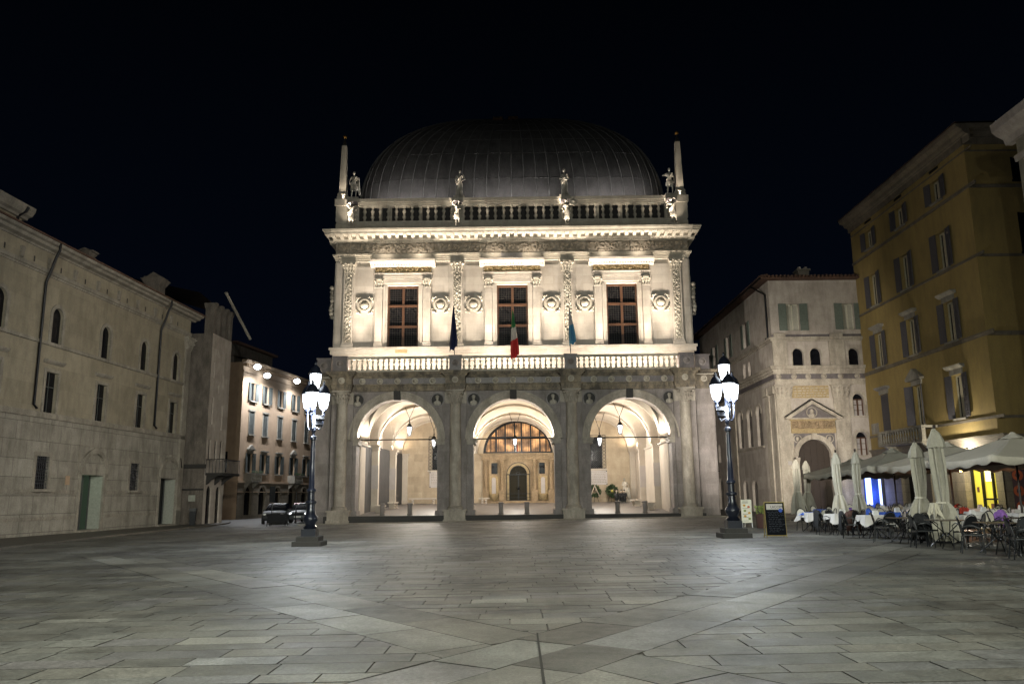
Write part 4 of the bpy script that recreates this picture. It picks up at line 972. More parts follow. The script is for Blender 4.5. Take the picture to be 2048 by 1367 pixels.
MB().box(-.6, .6, -.4, .4, 0, .3).build('plinth', 'statue', st); b = figure('carved_figure', 1.85, 'statue', st, dict(L=((-.3, -.05, 1.15), (-.12, -.2, 1.2)), Rr=((.32, -.1, 1.12), (.36, -.2, .95)), sash=True, hem=.04, lean=-.05, extra=(((.3, 0, .9), (.42, 0, .1), .12),)), .04); b.location = (0, 0, .3)
# three people crouching by the rear wall
def crouched(x, y, rz, lab, top, seed, hair='blackcloth'):
    po = empty('person', lab, 'person', pw(x, y, fz(y)), rz, 'people by the rear wall of the portico')
    mb = MB(); rn = random.Random(seed)
    for s in (-1, 1):
        cap(mb, (s * .10, 0, .25), (s * .16, -.36, .50), .085, .065); cap(mb, (s * .16, -.36, .50), (s * .14, -.30, .08), .06, .045); cap(mb, (s * .14, -.28, .05), (s * .14, -.46, .04), .045, .035)
        cap(mb, (s * .19, 0, .76), (s * .25, -.18, .56), .055, .045); cap(mb, (s * .25, -.18, .56), (s * .06, -.40, .58), .042, .035)
        for q in range(4): cap(mb, (s * .06, -.40, .58), (s * (.02 + q * .02), -.47, .54), .013, .01, 5)
    cap(mb, (0, .02, .22), (0, 0, .5), .15, .14, 10); mb.sphere((0, 0, .66), .17, 12, 1.15, .85, 1.1); cap(mb, (-.15, 0, .78), (.15, 0, .78), .07)
    remeshed(mb, 'body', top, po, .03)
    h = MB(); h.sphere((0, -.05, 1.0), .10, 12, .88, 1, 1.2).tube([(0, -.02, .82), (0, -.04, .92)], .05).sphere((0, -.15, .99), .018, 6).sphere((-.095, -.04, 1.0), .02, 6).sphere((.095, -.04, 1.0), .02, 6); h.build('head', 'ribbon', po, smooth=60)
    MB().sphere((0, -.02, 1.05), .112, 12, .92, 1, 1.05).build('hair', hair, po, smooth=60)
crouched(9.35 - .15, 17.8, PZ + .2, 'person crouching by the rear wall, nearest the wreaths', 'cardark', 1); crouched(9.62, 17.6, PZ - .1, 'person in black crouching in the middle of three by the rear wall', 'blackcloth', 2); crouched(9.98 - .12, 17.4, PZ - .3, 'person in dark clothes crouching beside the draped statue', 'blackcloth', 3)

# ---------------- palace lighting: floodlights behind the balustrade, in the portico, at the statues
WARM = (1.0, .865, .70)
def fixture(x, y, z, w_, rz=0):
    o = MB().box(-.17, .17, -.12, .12, 0, .16).build('floodlight', 'iron', None); o.location = pw(x, y, z); o.rotation_euler = (0, 0, rz)
    tag(o, 'small black floodlight behind the balusters, ' + w_, 'floodlight', 'floodlights on the palace terrace'); return o
for c in AC:
    for dx in (-3.1, -1.55, 0, 1.55, 3.1):
        x = c * .995 + dx * 1.05
        light('SPOT', 'facade_uplight', pw(x, .72, 10.6), 2750, WARM, aim=pw(x, 2.2, 21.4), spot_size=R(41), spot_blend=1.0, shadow_soft_size=.35)
    light('AREA', 'facade_wash', pw(c, .62, 10.62), 165, WARM, aim=pw(c, 2.4, 14.5), shape='RECTANGLE', size=7.2, size_y=.15)
for x, w_ in ((-10.9, 'nearest the west corner'), (-10.5, 'beside the one nearest the west corner'), (-3.45, 'just east of the navy flag'), (-3.05, 'second east of the navy flag'), (5.0, 'just east of the light blue flag'), (5.4, 'second east of the light blue flag'), (11.0, 'nearest the east corner')): fixture(x, .75, 10.45, w_)
for c in (-7.5, 0, 7.5):   # cove lights on the side cornices
    for sx_ in (-1, 1):
        for y, e_ in ((2.6, .8), (6.55, 3.2), (10.0, .9), (13.4, 3.2), (18.2, .6)):
            if c * sx_ < 0 or c == 0: xx = c + sx_ * 2.9; pwr = 85
            else: xx = c + sx_ * 3.35; pwr = 240
            light('SPOT', 'vault_uplight', pw(xx, y, 5.75), pwr * e_, (1, .80, .56), aim=pw(xx - sx_ * .8, y, 8.9), spot_size=R(150), spot_blend=1.0, shadow_soft_size=.1)
for x in (-12.15, -4.12, 4.12, 12.2):
    light('SPOT', 'statue_uplight', pw(x, .95, 21.75), 60, WARM, aim=pw(x, 1.85, 24.9), spot_size=R(60), spot_blend=.8, shadow_soft_size=.05)
for k in range(13): light('SPOT', 'parapet_uplight', pw(-12.6 + 2.1 * k, .98, 21.58), 70, WARM, aim=pw(-12.6 + 2.1 * k, 1.75, 24.3), spot_size=R(62), spot_blend=1, shadow_soft_size=.1)
for x in (-8.2, 0, 8.2): light('AREA', 'roof_wash', pw(x, 2.0, 24.3), 33, (1, .95, .9), aim=pw(x, 5.5, 34), shape='RECTANGLE', size=6.5, size_y=.15)
for x in (-12.15, -4.12, 4.12, 12.2): light('SPOT', 'statue_uplight', pw(x - .35, .97, 21.7), 620, WARM, aim=pw(x, 1.95, 25.6), spot_size=R(26), spot_blend=.7, shadow_soft_size=.05)
for x in (-12.9, 12.9): light('SPOT', 'obelisk_uplight', pw(x, 1.66, 24.2), 110, WARM, aim=pw(x, 2.0, 28), spot_size=R(60), spot_blend=.9, shadow_soft_size=.05)
for x in (-9.6, -7.0, -1.3, 1.3, 7.0, 9.6): light('SPOT', 'frieze_uplight', pw(x, 1.3, 19.35), 26, WARM, aim=pw(x * 1.0, 2.2, 21), spot_size=R(160), spot_blend=1, shadow_soft_size=.1)
for x in (-11.0, -2.72, 2.72, 11.0): light('SPOT', 'arch_uplight', pw(x, 1.25, 5.78), 330, (1, .88, .70), aim=pw(x * .8 if abs(x) < 5 else x * .93, 1.25, 8.6), spot_size=R(150), spot_blend=1, shadow_soft_size=.06)

# ================================================================== LONG STONE BUILDING (street side faces east)
LB = empty('long_stone_building', 'long weathered pale stone building with arched upper windows and two black downpipes', 'building', (-25.3, 41.2, 0), R(87))
S0, S1 = -16.0, 18.65
wins = (-2.25, 2.47, 7.4, 12.1, 16.68)
h1 = [rect(c - .55, c + .55, 2.25, 3.98) for c in (2.4, 12.0)] + [rect(6.02, 8.42, -.05, 3.1), rect(15.55, 17.9, -.05, 3.12)]
MB().wall(rect(S0, S1, -.6, 6.1), h1, 0, .9).build('lower_wall', 'pale', LB)
h2 = [rect(c - .53, c + .53, 6.3, 8.5) for c in wins] + [arch(c, .95, 10.12, 11.62, 12) for c in wins]
w = MB().wall(rect(S0, S1, 6.1, 15.1), h2, 0, .55); w.add([(S1, 0, -.6), (S1, 8, -.6), (S1, 8, 15.1), (S1, 0, 15.1)], [(0, 1, 2, 3)]).build('upper_wall', 'paleup', LB)
tr = MB()
for z0, z1, o in ((.62, .80, .06), (2.0, 2.22, .05), (5.98, 6.24, .14), (6.24, 6.3, .08), (9.92, 10.1, .12), (13.62, 13.74, .06), (13.74, 13.95, .14)):
    cuts = [(S0, S1)]
    if z1 < 3: cuts = [(S0, 5.7), (8.75, 15.2), (18.2, S1)]
    for a, b_ in cuts: tr.box(a, b_ + .001, -o, .05, z0, z1)
tr.prof([(.1, 14.92), (-.08, 14.92), (-.14, 15.0), (-.42, 15.05), (-.5, 15.18), (-.68, 15.22), (-.74, 15.36), (.1, 15.36)], S0, S1 + .6)
tr.build('string_course', 'paletrim', LB)
x = -13
while x < 17.6:
    MB().prof([(-.12, 14.05), (.0, 13.98), (.0, 14.6), (-.16, 14.6)], x, x + .22).build('frieze_bracket', 'paletrim', LB); MB().box(x + 1.16, x + 1.26, -.012, 0, 14.1, 14.4).build('frieze_vent', 'riser', LB); x += 2.36
MB().add([(S0, -.8, 15.38), (S1 + .7, -.8, 15.38), (S1 + .7, 7, 18.0), (S0, 7, 18.0)], [(0, 1, 2, 3)]).box(S0, S1 + .7, -.84, -.7, 15.365, 15.44).build('roof', 'rooftile', LB)
for c in wins:
    fr = MB().ring(c, 11.62, .475, .68, -.06, .02, 16)
    for s in (-1, 1):
        a, b_ = sorted((c + s * .475, c + s * .68)); fr.box(a, b_, -.06, .02, 10.1, 11.62)
    wo = fr.build('arched_window', 'paletrim', LB, smooth=40)
    MB().add([(c - .48, .13, 10.1), (c + .48, .13, 10.1), (c + .48, .13, 12.15), (c - .48, .13, 12.15)], [(0, 1, 2, 3)]).build('pane', 'glass', wo)
    fr = MB()
    for s in (-1, 1): a, b_ = sorted((c + s * .53, c + s * .72)); fr.box(a, b_, -.05, .02, 6.3, 8.69)
    fr.box(c - .53, c + .53, -.05, .02, 8.5, 8.69).prof([(.02, 8.95), (-.08, 8.95), (-.2, 9.06), (-.24, 9.14), (.02, 9.14)], c - .85, c + .85)
    wo = fr.build('window', 'paletrim', LB)
    MB().box(c - .53, c + .53, .17, .19, 6.3, 8.5).build('pane', 'glass', wo); MB().box(c - .02, c + .02, .14, .17, 6.3, 8.5).box(c - .53, c + .53, .14, .17, 7.7, 7.74).build('window_bars', 'shutter', wo)
for c in (2.4, 12.0):
    fr = MB()
    for s in (-1, 1): a, b_ = sorted((c + s * .55, c + s * .78)); fr.box(a, b_, -.04, .02, 2.24, 4.2)
    fr.box(c - .55, c + .55, -.04, .02, 3.98, 4.2).box(c - .85, c + .85, -.28, .02, 2.10, 2.24)
    wo = fr.build('barred_window', 'paletrim', LB)
    gb = MB()
    for k in range(7): x = c - .5 + k / 6; gb.tube([(x, .04, 2.25), (x, .04, 3.98)], .016, 4)
    for k in range(9): z = 2.35 + k * .19; gb.tube([(c - .55, .04, z), (c + .55, .04, z)], .014, 4)
    gb.build('iron_bars', 'iron', wo); MB().box(c - .55, c + .55, .15, .17, 2.25, 3.98).build('pane', 'glass', wo)
for c, gm, lab in ((7.22, 'greenglow', 'doorway with dim green glow behind its glass'), (16.72, 'glass', 'dark doorway')):
    hw = 1.2
    fr = MB().ring(c, 3.2, 1.16, 1.42, -.15, .02, 20)
    for s in (-1, 1): a, b_ = sorted((c + s * 1.2, c + s * 1.42)); fr.box(a, b_, -.07, .02, -.3, 3.2)
    fr.box(c - 1.62, c + 1.62, -.05, .0, 4.72, 4.80).box(c - 1.62, c - 1.54, -.05, 0, 3.0, 4.72).box(c + 1.54, c + 1.62, -.05, 0, 3.0, 4.72).prof([(-.2, 4.74), (-.1, 4.25), (.02, 4.25), (.02, 4.74)], c - .12, c + .12)
    do = fr.build('doorway', 'paletrim', LB, smooth=40); do['label'] = lab
    MB().box(c - 1.2, c + 1.2, .85, .87, -.1, 3.1).build('glass_door', gm, do)
    bars = MB()
    for x in (-1.15, -.35, .3, .42, 1.15): bars.box(c + x - .04, c + x + .04, .78, .85, -.1, 3.1)
    bars.build('door_frame', 'shutter', do); MB().box(c - 1.3, c + 1.3, -.25, .9, -.6, -.06).build('door_step', 'paletrim', do)
    MB().box(c + 1.17, c + 1.2, .05, .8, -.05, 3.05).build('open_leaf', 'doorleaf', do)
light('POINT', 'doorway_light', tuple((Matrix.Translation((-25.3, 41.2, 0)) @ Matrix.Rotation(R(87), 4, 'Z')) @ Vector((7.0, .5, 2.4))), 1.6, (.6, 1, .6), shadow_soft_size=.2)
for x in (1.0, 13.95):
    MB().tube([(x, -.72, 15.35), (x, -.72, 15.0), (x, -.55, 14.6), (x, -.3, 13.75), (x, -.2, 13.5), (x, -.12, 13.2), (x, -.12, 6.6), (x, -.3, 6.4)], .075, 8).build('downpipe', 'iron', LB, smooth=50)
cp = MB().box(17.95, 18.65, -.14, .02, -.4, 12.6).box(17.85, 18.72, -.2, .6, 12.55, 12.66).frust(18.3, .1, .75, .6, 12.66, 1.15, .95, 13.55)
for k in (-1.5, -.5, .5, 1.5):
    cp.tube([(18.3 + k * .2, -.2, 12.7), (18.3 + k * .24, -.28, 13.0), (18.3 + k * .28, -.42, 13.1)], .08, 5, .04); cp.tube([(18.3 + k * .22, -.25, 13.0), (18.3 + k * .28, -.36, 13.35), (18.3 + k * .34, -.5, 13.42)], .08, 5, .04)
cp.build('corner_pilaster', 'paletrim', LB, smooth=45)
MB().box(S0, .1, 1.0, 8, 15.0, 16.6).build('roof_storey', 'paleup', LB)
MB().prof([(1.1, 16.5), (.85, 16.5), (.8, 16.62), (.6, 16.68), (.45, 16.9), (.4, 17.12), (1.1, 17.12)], S0, .35).box(-.1, .32, .42, 8, 16.9, 17.1).build('roof_storey_cornice', 'paletrim', LB)
MB().tube([(-.35, .35, 17.0), (-.35, .5, 16.75), (-.35, .9, 16.5), (-.35, .9, 15.7)], .075, 8).build('downpipe', 'iron', LB, smooth=50)
for x, s_ in ((14.0, 1.0), (5.6, .6)):
    MB().box(x, x + .9 * s_, .3, 1.3, 15.4, 15.4 + 1.1 * s_).frust(x + .45 * s_, .8, .9 * s_, 1.0 * s_, 15.4 + 1.1 * s_, 1.5 * s_, 1.5 * s_, 15.4 + 1.6 * s_).box(x - .15 * s_, x + 1.05 * s_, .2, 1.4, 15.4 + 1.6 * s_, 15.4 + 1.75 * s_).prof([(.3, 15.4 + 1.75 * s_), (1.3, 15.4 + 1.75 * s_), (.8, 15.4 + 2.1 * s_)], x, x + .9 * s_).build('chimney', 'tower', LB)
MB().box(4.55, 4.95, -.03, .01, 2.5, 3.0).build('wall_plaque', 'orange', LB)
MB().tube([(18.1, -.16, 4.6), (18.35, -.16, 3.9)], .04, 5).build('iron_cramp', 'iron', LB)
# ================================================================== TOWER HOUSE
TH = empty('tower_house', 'narrow rough plastered tower house with roof posts, beside the long stone building', 'building', (-22.85, 60.5, 0), R(87))
h = [rect(.45, .75, 10.75, 12.0), rect(2.2, 2.5, 10.1, 11.2), rect(.5, .85, 7.2, 9.25), rect(2.35, 2.65, 6.9, 8.8), arch(.6, .45, 4.55, 5.9, 8), arch(1.7, .45, 4.55, 5.9, 8), arch(2.7, .45, 4.55, 5.9, 8), arch(.95, .9, -.2, 2.2, 10), arch(2.6, .8, -.2, 2.2, 10), rect(1.5, 1.7, 9.7, 10.3), rect(1.2, 1.4, 12.4, 12.9)]
w = MB().wall(rect(0, 3.6, -.6, 14.1), h, 0, .13); w.build('street_wall', 'church', TH)
w = MB(); w.add([(0, 0, -.6), (0, 6, -.6), (0, 6, 14.1), (0, 0, 14.1)], [(0, 1, 2, 3)]).add([(3.6, 0, -.6), (3.6, 6, -.6), (3.6, 6, 14.1), (3.6, 0, 14.1)], [(0, 1, 2, 3)]).add([(0, 0, 14.1), (3.6, 0, 14.1), (3.6, 6, 14.1), (0, 6, 14.1)], [(0, 1, 2, 3)])
w.build('south_wall', 'tower', TH)
MB().box(0.05, 3.55, .13, .15, -.2, 13).build('dark_openings', 'glass', TH)
MB().box(-.16, .001, -.05, 4, 3.9, 4.2).box(-.1, .001, 0, 4, 2.3, 2.42).build('ledge', 'riser', TH)
for x in (.0, 1.1, 2.2, 3.15): MB().prof([(0, 14.1), (.7, 14.1), (.7, 16.0), (.82, 16.3), (.82, 16.5), (-.14, 16.5), (-.14, 16.3), (0, 16.0)], x, x + .4).build('roof_post', 'tower', TH)
MB().add([(-.6, 1.0, 17.2), (5, 1.0, 16.6), (5, 7, 18.4), (-.6, 7, 18.6)], [(0, 1, 2, 3)]).build('roof', 'iron', TH)
MB().tube([(1.2, -.3, 17.6), (4.8, -1.05, 14.15 + .4)], .12, 6).build('roof_gutter', 'paletrim', TH)
bk = MB().box(.1, 3.4, -1.3, 0, 3.38, 3.56)
for x in (.3, 1.8, 3.1): bk.prof([(0, 2.7), (0, 3.38), (-.9, 3.38), (-.3, 3.0)], x, x + .22)
bo_ = bk.build('balcony', 'riser', TH)
rl = MB()
for k in range(14): x = .12 + k * .25; rl.tube([(x, -1.27, 3.56), (x, -1.27, 4.55)], .022, 5)
for k in range(6): y = -1.27 + k * .25; rl.tube([(.12, y, 3.56), (.12, y, 4.55)], .022, 5)
rl.tube([(.1, 0, 4.55), (.1, -1.28, 4.55), (3.4, -1.28, 4.55), (3.4, 0, 4.55)], .03, 5).build('railing', 'iron', bo_)
MB().box(-.05, -.005, .6, 1.1, 1.5, 1.95).build('wall_notice', 'doorleaf', TH)
# ================================================================== STREET APARTMENTS
AP = empty('apartment_house', 'tall ochre apartment house with grey shutters, lit by three floodlights on its wall', 'building', (-26.6, 79, 0), R(80.8))
ac = (2.15, 5.15, 8.6, 12.2, 15.6, 19.2, 22.6)
h = [rect(c - .5, c + .5, a, b_) for c in ac for a, b_ in ((11.35, 13.15), (8.0, 10.3), (4.2, 6.1))] + [arch(c, 1.5, .1, 2.1, 12) for c in ac]
MB().wall(rect(0, 25, 3.25, 15.0), [q for q in h if q[0][1] > 3], 0, .25).build('upper_wall', 'orange', AP)
MB().wall(rect(0, 25, -.6, 3.25), [q for q in h if q[0][1] < 3], -.04, .6).build('ground_floor_wall', 'brownstone', AP)
MB().add([(0, 0, -.6), (0, 9, -.6), (0, 9, 15), (0, 0, 15)], [(0, 1, 2, 3)]).build('south_wall', 'orange', AP)
MB().box(-.03, 0, 1.6, 2.4, 8.0, 10.2).box(-.03, 0, 1.2, 2.2, 4.2, 6.2).box(-.03, 0, 1.4, 2.2, 11.6, 13.2).build('side_window', 'glass', AP)
tr = MB().box(-.1, 25, -.12, .02, 3.2, 3.4).box(-.1, 25, -.08, .02, 2.3, 2.36).box(-.1, 25, -.08, .02, 14.05, 14.2).prof([(.02, 14.85), (-.2, 14.9), (-.55, 15.05), (-.6, 15.2), (.02, 15.2)], -.4, 25)
for k in range(70): x = .1 + k * .35; tr.box(x, x + .14, -.32, .01, 14.62, 14.86)
tr.build('cornice', 'orange', AP)
MB().box(.2, 8.6, 1.2, 9, 15.0, 16.9).build('attic', 'tower', AP); MB().box(-.2, 8.9, .7, 9.4, 16.9, 17.15).build('attic_roof', 'rooftile', AP)
MB().add([(-.5, -.65, 15.21), (25, -.65, 15.21), (25, 6, 17.0), (-.5, 6, 17.0)], [(0, 1, 2, 3)]).build('roof', 'rooftile', AP)
def shut_window(par, c, z0, z1, w, y, smat, open_=True, lit=False, curtain=True, wall_t=.25, name='window', frame='whiteframe', side_w=None, ang=None):
    fr = MB().box(c - w / 2, c - w / 2 + .07, y + wall_t - .1, y + wall_t, z0, z1).box(c + w / 2 - .07, c + w / 2, y + wall_t - .1, y + wall_t, z0, z1).box(c - .05, c + .05, y + wall_t - .1, y + wall_t, z0, z1).box(c - w / 2, c + w / 2, y + wall_t - .1, y + wall_t, z1 - .09, z1).box(c - w / 2, c + w / 2, y + wall_t - .1, y + wall_t, z0, z0 + .08)
    wo = fr.build(name, frame, par)
    MB().box(c - w / 2, c + w / 2, y + wall_t - .02, y + wall_t, z0, z1).build('pane', 'glass', wo)
    sw_ = side_w or w / 2 + .05
    def leaf():
        m_ = MB().box(0, sw_, -.025, .025, 0, z1 - z0)
        n = int((z1 - z0) / .13)
        for k in range(n): zz = .06 + k * (z1 - z0 - .1) / n; m_.prof([(-.05, zz), (-.025, zz), (-.025, zz + .07)], .05, sw_ - .05)
        return m_
    if open_:
        l = leaf().build('shutter', smat, wo); l.location = (c - w / 2 - .02, y - .05, z0); l.rotation_euler = (0, 0, pi + (ang or .18))
        l2 = dup(l, (c + w / 2 + .02, y - .05, z0), -(ang or .18), parent=wo)
    else:
        l = leaf().build('shutter', smat, wo); l.location = (c - w / 2, y + .02, z0); l.scale = (w / 2 / sw_, 1, 1); l2 = dup(l, (c, y + .02, z0), parent=wo)
    return wo
for i, c in enumerate(ac):
    for j, (z0, z1) in enumerate(((11.35, 13.15), (8.0, 10.3), (4.2, 6.1))):
        wo = shut_window(AP, c, z0, z1, 1.0, 0, 'shutter', open_=(j != 1), frame='shutter')
        MB().box(c - .72, c + .72, -.18, .0, z0 - .14, z0 - .02).build('sill', 'paletrim', wo)
        if j == 1: MB().box(c - .62, c - .5, -.05, 0, z0, z1).box(c + .5, c + .62, -.05, 0, z0, z1).box(c - .7, c + .7, -.1, 0, z1, z1 + .18).build('frame', 'paletrim', wo)
        if j == 2:
            hd = MB().box(c - .75, c + .75, -.22, 0, z1 + .28, z1 + .40).box(c - .6, c + .6, -.08, 0, z1, z1 + .28)
            if i in (0, 3): hd.prof([(-.75, 6.5), (.75, 6.5), (0, 6.95)], -.24, 0, axis='y'); hd.v[-6:] = [(x + c, y, z) for x, y, z in hd.v[-6:]]
            hd.build('pediment', 'paletrim', wo)
    MB().box(c - .75, c + .75, .2, .22, .1, 2.9).build('arched_opening', 'glass', AP)
    MB().ring(c, 2.1, .75, .98, -.09, -.03, 14).build('arch_stones', 'brownstone', AP)
for c in (2.2, 12.2):
    b = MB().box(c - 1.1, c + 1.1, -.85, -.04, 3.28, 3.44).box(c - 1.1, c + 1.1, -.85, -.7, 4.0, 4.12)
    for s in (-1, 1): b.box(c + s * 1.02 - .08, c + s * 1.02 + .08, -.85, 0, 3.44, 4.0 if False else 4.12).prof([(-.04, 2.6), (-.04, 3.28), (-.75, 3.28)], c + s * .8 - .1, c + s * .8 + .1)
    for k in range(11): x = c - .85 + k * .17; b.lathe([(.04, 3.44), (.06, 3.6), (.035, 3.75), (.05, 4.0)], x, -.78, 6)
    bo_ = b.build('balcony', 'paletrim', AP)
    lv = MB(); rn = random.Random(int(c))
    for k in range(90): q = Vector((c + rn.uniform(-1, 1), -.85 + rn.uniform(-.15, .15), 4.15 + rn.uniform(-.05, .2))); lv.add([q, q + Vector((.1, 0, .03)), q + Vector((.05, .04, .12))], [(0, 1, 2)])
    lv.build('balcony_plants', 'leaf', bo_)
AM = Matrix.Translation((-26.6, 79, 0)) @ Matrix.Rotation(R(80.8), 4, 'Z')
for i, (x, y, z, e_) in enumerate(((.9, -1.0, 14.6, 900), (3.5, -.8, 14.1, 700), (10.3, -1.0, 14.45, 750))):
    lab = ('blazing floodlight at the corner of the apartment house', 'blazing floodlight between the other two on the apartment wall', 'blazing floodlight farthest along the apartment wall')[i]
    fo_ = empty('wall_floodlight', lab, 'floodlight', AM @ Vector((x, y, z)), R(80.8), 'floodlights on the apartment wall')
    MB().box(-.22, .22, -.05, .3, .10, .3).tube([(0, .7 if i != 1 else .45, .1), (0, .2, .25)], .03, 5).build('housing', 'iron', fo_)
    MB().sphere((0, 0, 0), .34, 12, 1, 1, .8).build('lens', 'flood', fo_)
    light('SPOT', 'street_flood', AM @ Vector((x, y - .8, z - .35)), e_ * 1.25, (.93, .96, 1), aim=AM @ Vector((x + 2, y - 1.5, 0)), spot_size=R(160), spot_blend=.6, shadow_soft_size=.15)

# ================================================================== CHURCH-LIKE STONE HOUSE
CH = empty('carved_portal_building', 'pale pinkish stone building with carved arched portal, beside the yellow building', 'building', (20.3, 62, 0), 0)
h = [arch(2.62, 2.5, -.2, 4.42, 20), arch(1.95, .92, 11.38, 12.3, 12), arch(3.32, .92, 11.38, 12.3, 12), arch(6.3, .85, 11.34, 12.3, 12), arch(6.33, .85, 7.46, 8.72, 12), arch(6.33, .85, 4.45, 5.78, 12), rect(1.3, 2.3, 14.15, 16.3), rect(5.7, 6.6, 14.2, 16.3)]
MB().wall(rect(0, 9, -.6, 18.3), h, 0, .35).build('front_wall', 'church', CH)
tr = MB()
for z0, z1, o in ((10.25, 10.32, .1), (10.72, 10.9, .08), (10.9, 11.1, .16), (11.1, 11.25, .3), (11.25, 11.34, .36), (13.3, 13.42, .12), (13.42, 13.62, .26)): tr.box(-o, 9, -o, .02, z0, z1)
for x0, x1 in ((.0, 1.1), (4.4, 5.55)): tr.box(x0, x1, -.12, .0, .9, 8.8).box(x0 - .05, x1 + .05, -.18, 0, -.3, .9).box(x0 - .02, x1 + .02, -.15, 0, 10.72, 13.3).box(x0 + .1, x1 - .1, -.3, 0, 13.62, 13.9)
for x0, x1 in ((.0, 1.15), (4.35, 5.55)):
    tr.frust((x0 + x1) / 2, -.08, 1.15, .24, 8.8, 1.4, .45, 9.75).box((x0 + x1) / 2 - .78, (x0 + x1) / 2 + .78, -.38, 0, 9.75, 9.86)
    for k in (-1.5, -.5, .5, 1.5):
        for zz in (8.9, 9.25): tr.tube([((x0 + x1) / 2 + k * .3, -.22, zz), ((x0 + x1) / 2 + k * .33, -.3, zz + .3), ((x0 + x1) / 2 + k * .36, -.42, zz + .38)], .1, 5, .05)
tr.box(0, 9, -.04, 0, 9.86, 10.25).build('string_course', 'churchtrim', CH)
MB().box(0, 9, -.05, 0, 10.32, 10.72).box(0, 9, -.06, 0, 13.62, 13.84).build('dark_frieze_and_shadow_strip', 'darkmarble', CH)  # upper strip darkens the wall above the cornice to stand for its shadow
for x in (.3, 1.5, 2.6, 3.8, 5.1, 6.4, 7.6): lion(x, -.06, 10.52, .16).build('round_relief', 'churchtrim', CH, smooth=60)
ip = MB().box(1.25, 4.1, -.05, 0, 8.85, 9.8).build('inscription_panel', 'gold', CH)
l = MB(); rn = random.Random(8)
for k in range(4):
    x = 1.4
    while x < 3.9: ww = rn.uniform(.1, .35); l.box(x, x + ww, -.058, -.05, 8.98 + k * .2, 9.05 + k * .2); x += ww + .1
l.build('worn_inscription', 'churchtrim', ip)
# portal
pt = MB()
pt.box(1.02, 1.36, -.3, 0, -.2, 4.3).box(3.9, 4.24, -.3, 0, -.2, 4.3)
for x in (1.17, 4.06): pt.box(x - .24, x + .24, -.38, 0, 4.2, 4.3).frust(x, -.18, .3, .3, 3.8, .5, .42, 4.2)
pt.ring(2.62, 4.42, 1.25, 1.52, -.2, 0, 24).ring(2.62, 4.42, 1.52, 1.62, -.26, 0, 24).prof([(0, 5.65), (-.32, 5.65), (-.38, 6.12), (0, 6.12)], 2.44, 2.8)
po = pt.build('carved_portal', 'churchtrim', CH, smooth=40)
sp_ = MB().wall([(1.0, 4.42)] + [(2.62 - 1.62 * cos(pi * i / 16), 4.42 + 1.62 * sin(pi * i / 16)) for i in range(17)] + [(4.24, 4.42), (4.24, 6.12), (1.0, 6.12)], (), -.1, .1); sp_.build('spandrel', 'darkmarble', po)
for x in (1.4, 3.85): b = MB().ring(x, 5.72, .26, .32, -.16, -.1, 16, 0, 2 * pi).sphere((x, -.14, 5.72), .17, 10, .8, .6, 1.2); b.build('head_roundel', 'churchtrim', po, smooth=50)
MB().box(.95, 4.35, -.2, 0, 6.14, 6.3).box(.95, 4.35, -.25, 0, 6.3, 6.45).box(.95, 4.35, -.16, 0, 6.45, 7.1).box(.88, 4.42, -.3, 0, 7.1, 7.2).build('portal_entablature', 'gold', po)
relief('portal_frieze', 'portalstone', po, 1.0, 4.3, 6.48, 7.08, -.165, .14, .03, 'scroll', seed=21)
pdm = MB()
for a, b_ in (((.5, 7.3), (2.62, 8.62)), ((4.85, 7.3), (2.62, 8.62))):
    dx, dz = b_[0] - a[0], b_[1] - a[1]; L = math.hypot(dx, dz); nx_, nz2 = -dz / L * .22, dx / L * .22
    if dx < 0: nx_, nz2 = -nx_, -nz2
    q = [(a[0], a[1]), (b_[0], b_[1]), (b_[0] + 0, b_[1] - .27), (a[0] + (.42 if dx > 0 else -.42), a[1])]
    pdm.add([(x, -.45, z) for x, z in q] + [(x, 0, z) for x, z in q], [(0, 1, 2, 3), (0, 4, 5, 1), (1, 5, 6, 2), (2, 6, 7, 3), (3, 7, 4, 0)])
pdm.box(.5, 4.85, -.45, 0, 7.2, 7.3).build('pediment', 'churchtrim', po)
MB().add([(.9, -.12, 7.3), (4.4, -.12, 7.3), (2.62, -.12, 8.4)], [(0, 1, 2)]).build('tympanum', 'darkmarble', po)
MB().sphere((2.62, -.18, 7.78), .2, 10, .8, .6, 1.1).sphere((2.62, -.16, 7.5), .26, 10, 1.1, .5, .6).ring(2.62, 7.72, .36, .42, -.2, -.12, 16, 0, 2 * pi).build('tympanum_head', 'churchtrim', po, smooth=55)
MB().add([(.42, -.55, 7.34), (2.62, -.55, 8.72), (2.62, .1, 8.78), (.42, .1, 7.4)], [(0, 1, 2, 3)]).add([(4.9, -.5, 7.34), (2.62, -.5, 8.70), (2.62, .1, 8.76), (4.9, .1, 7.4)], [(0, 1, 2, 3)]).build('pediment_capping', 'riser', po)
dr = MB().box(1.35, 3.9, .28, .33, -.2, 5.7)
for k in range(5):
    for j in range(9): dr.box(1.45 + k * .5, 1.85 + k * .5, .24, .28, .1 + j * .62, .6 + j * .62)
dr.build('panelled_wooden_door', 'darkwood', po)
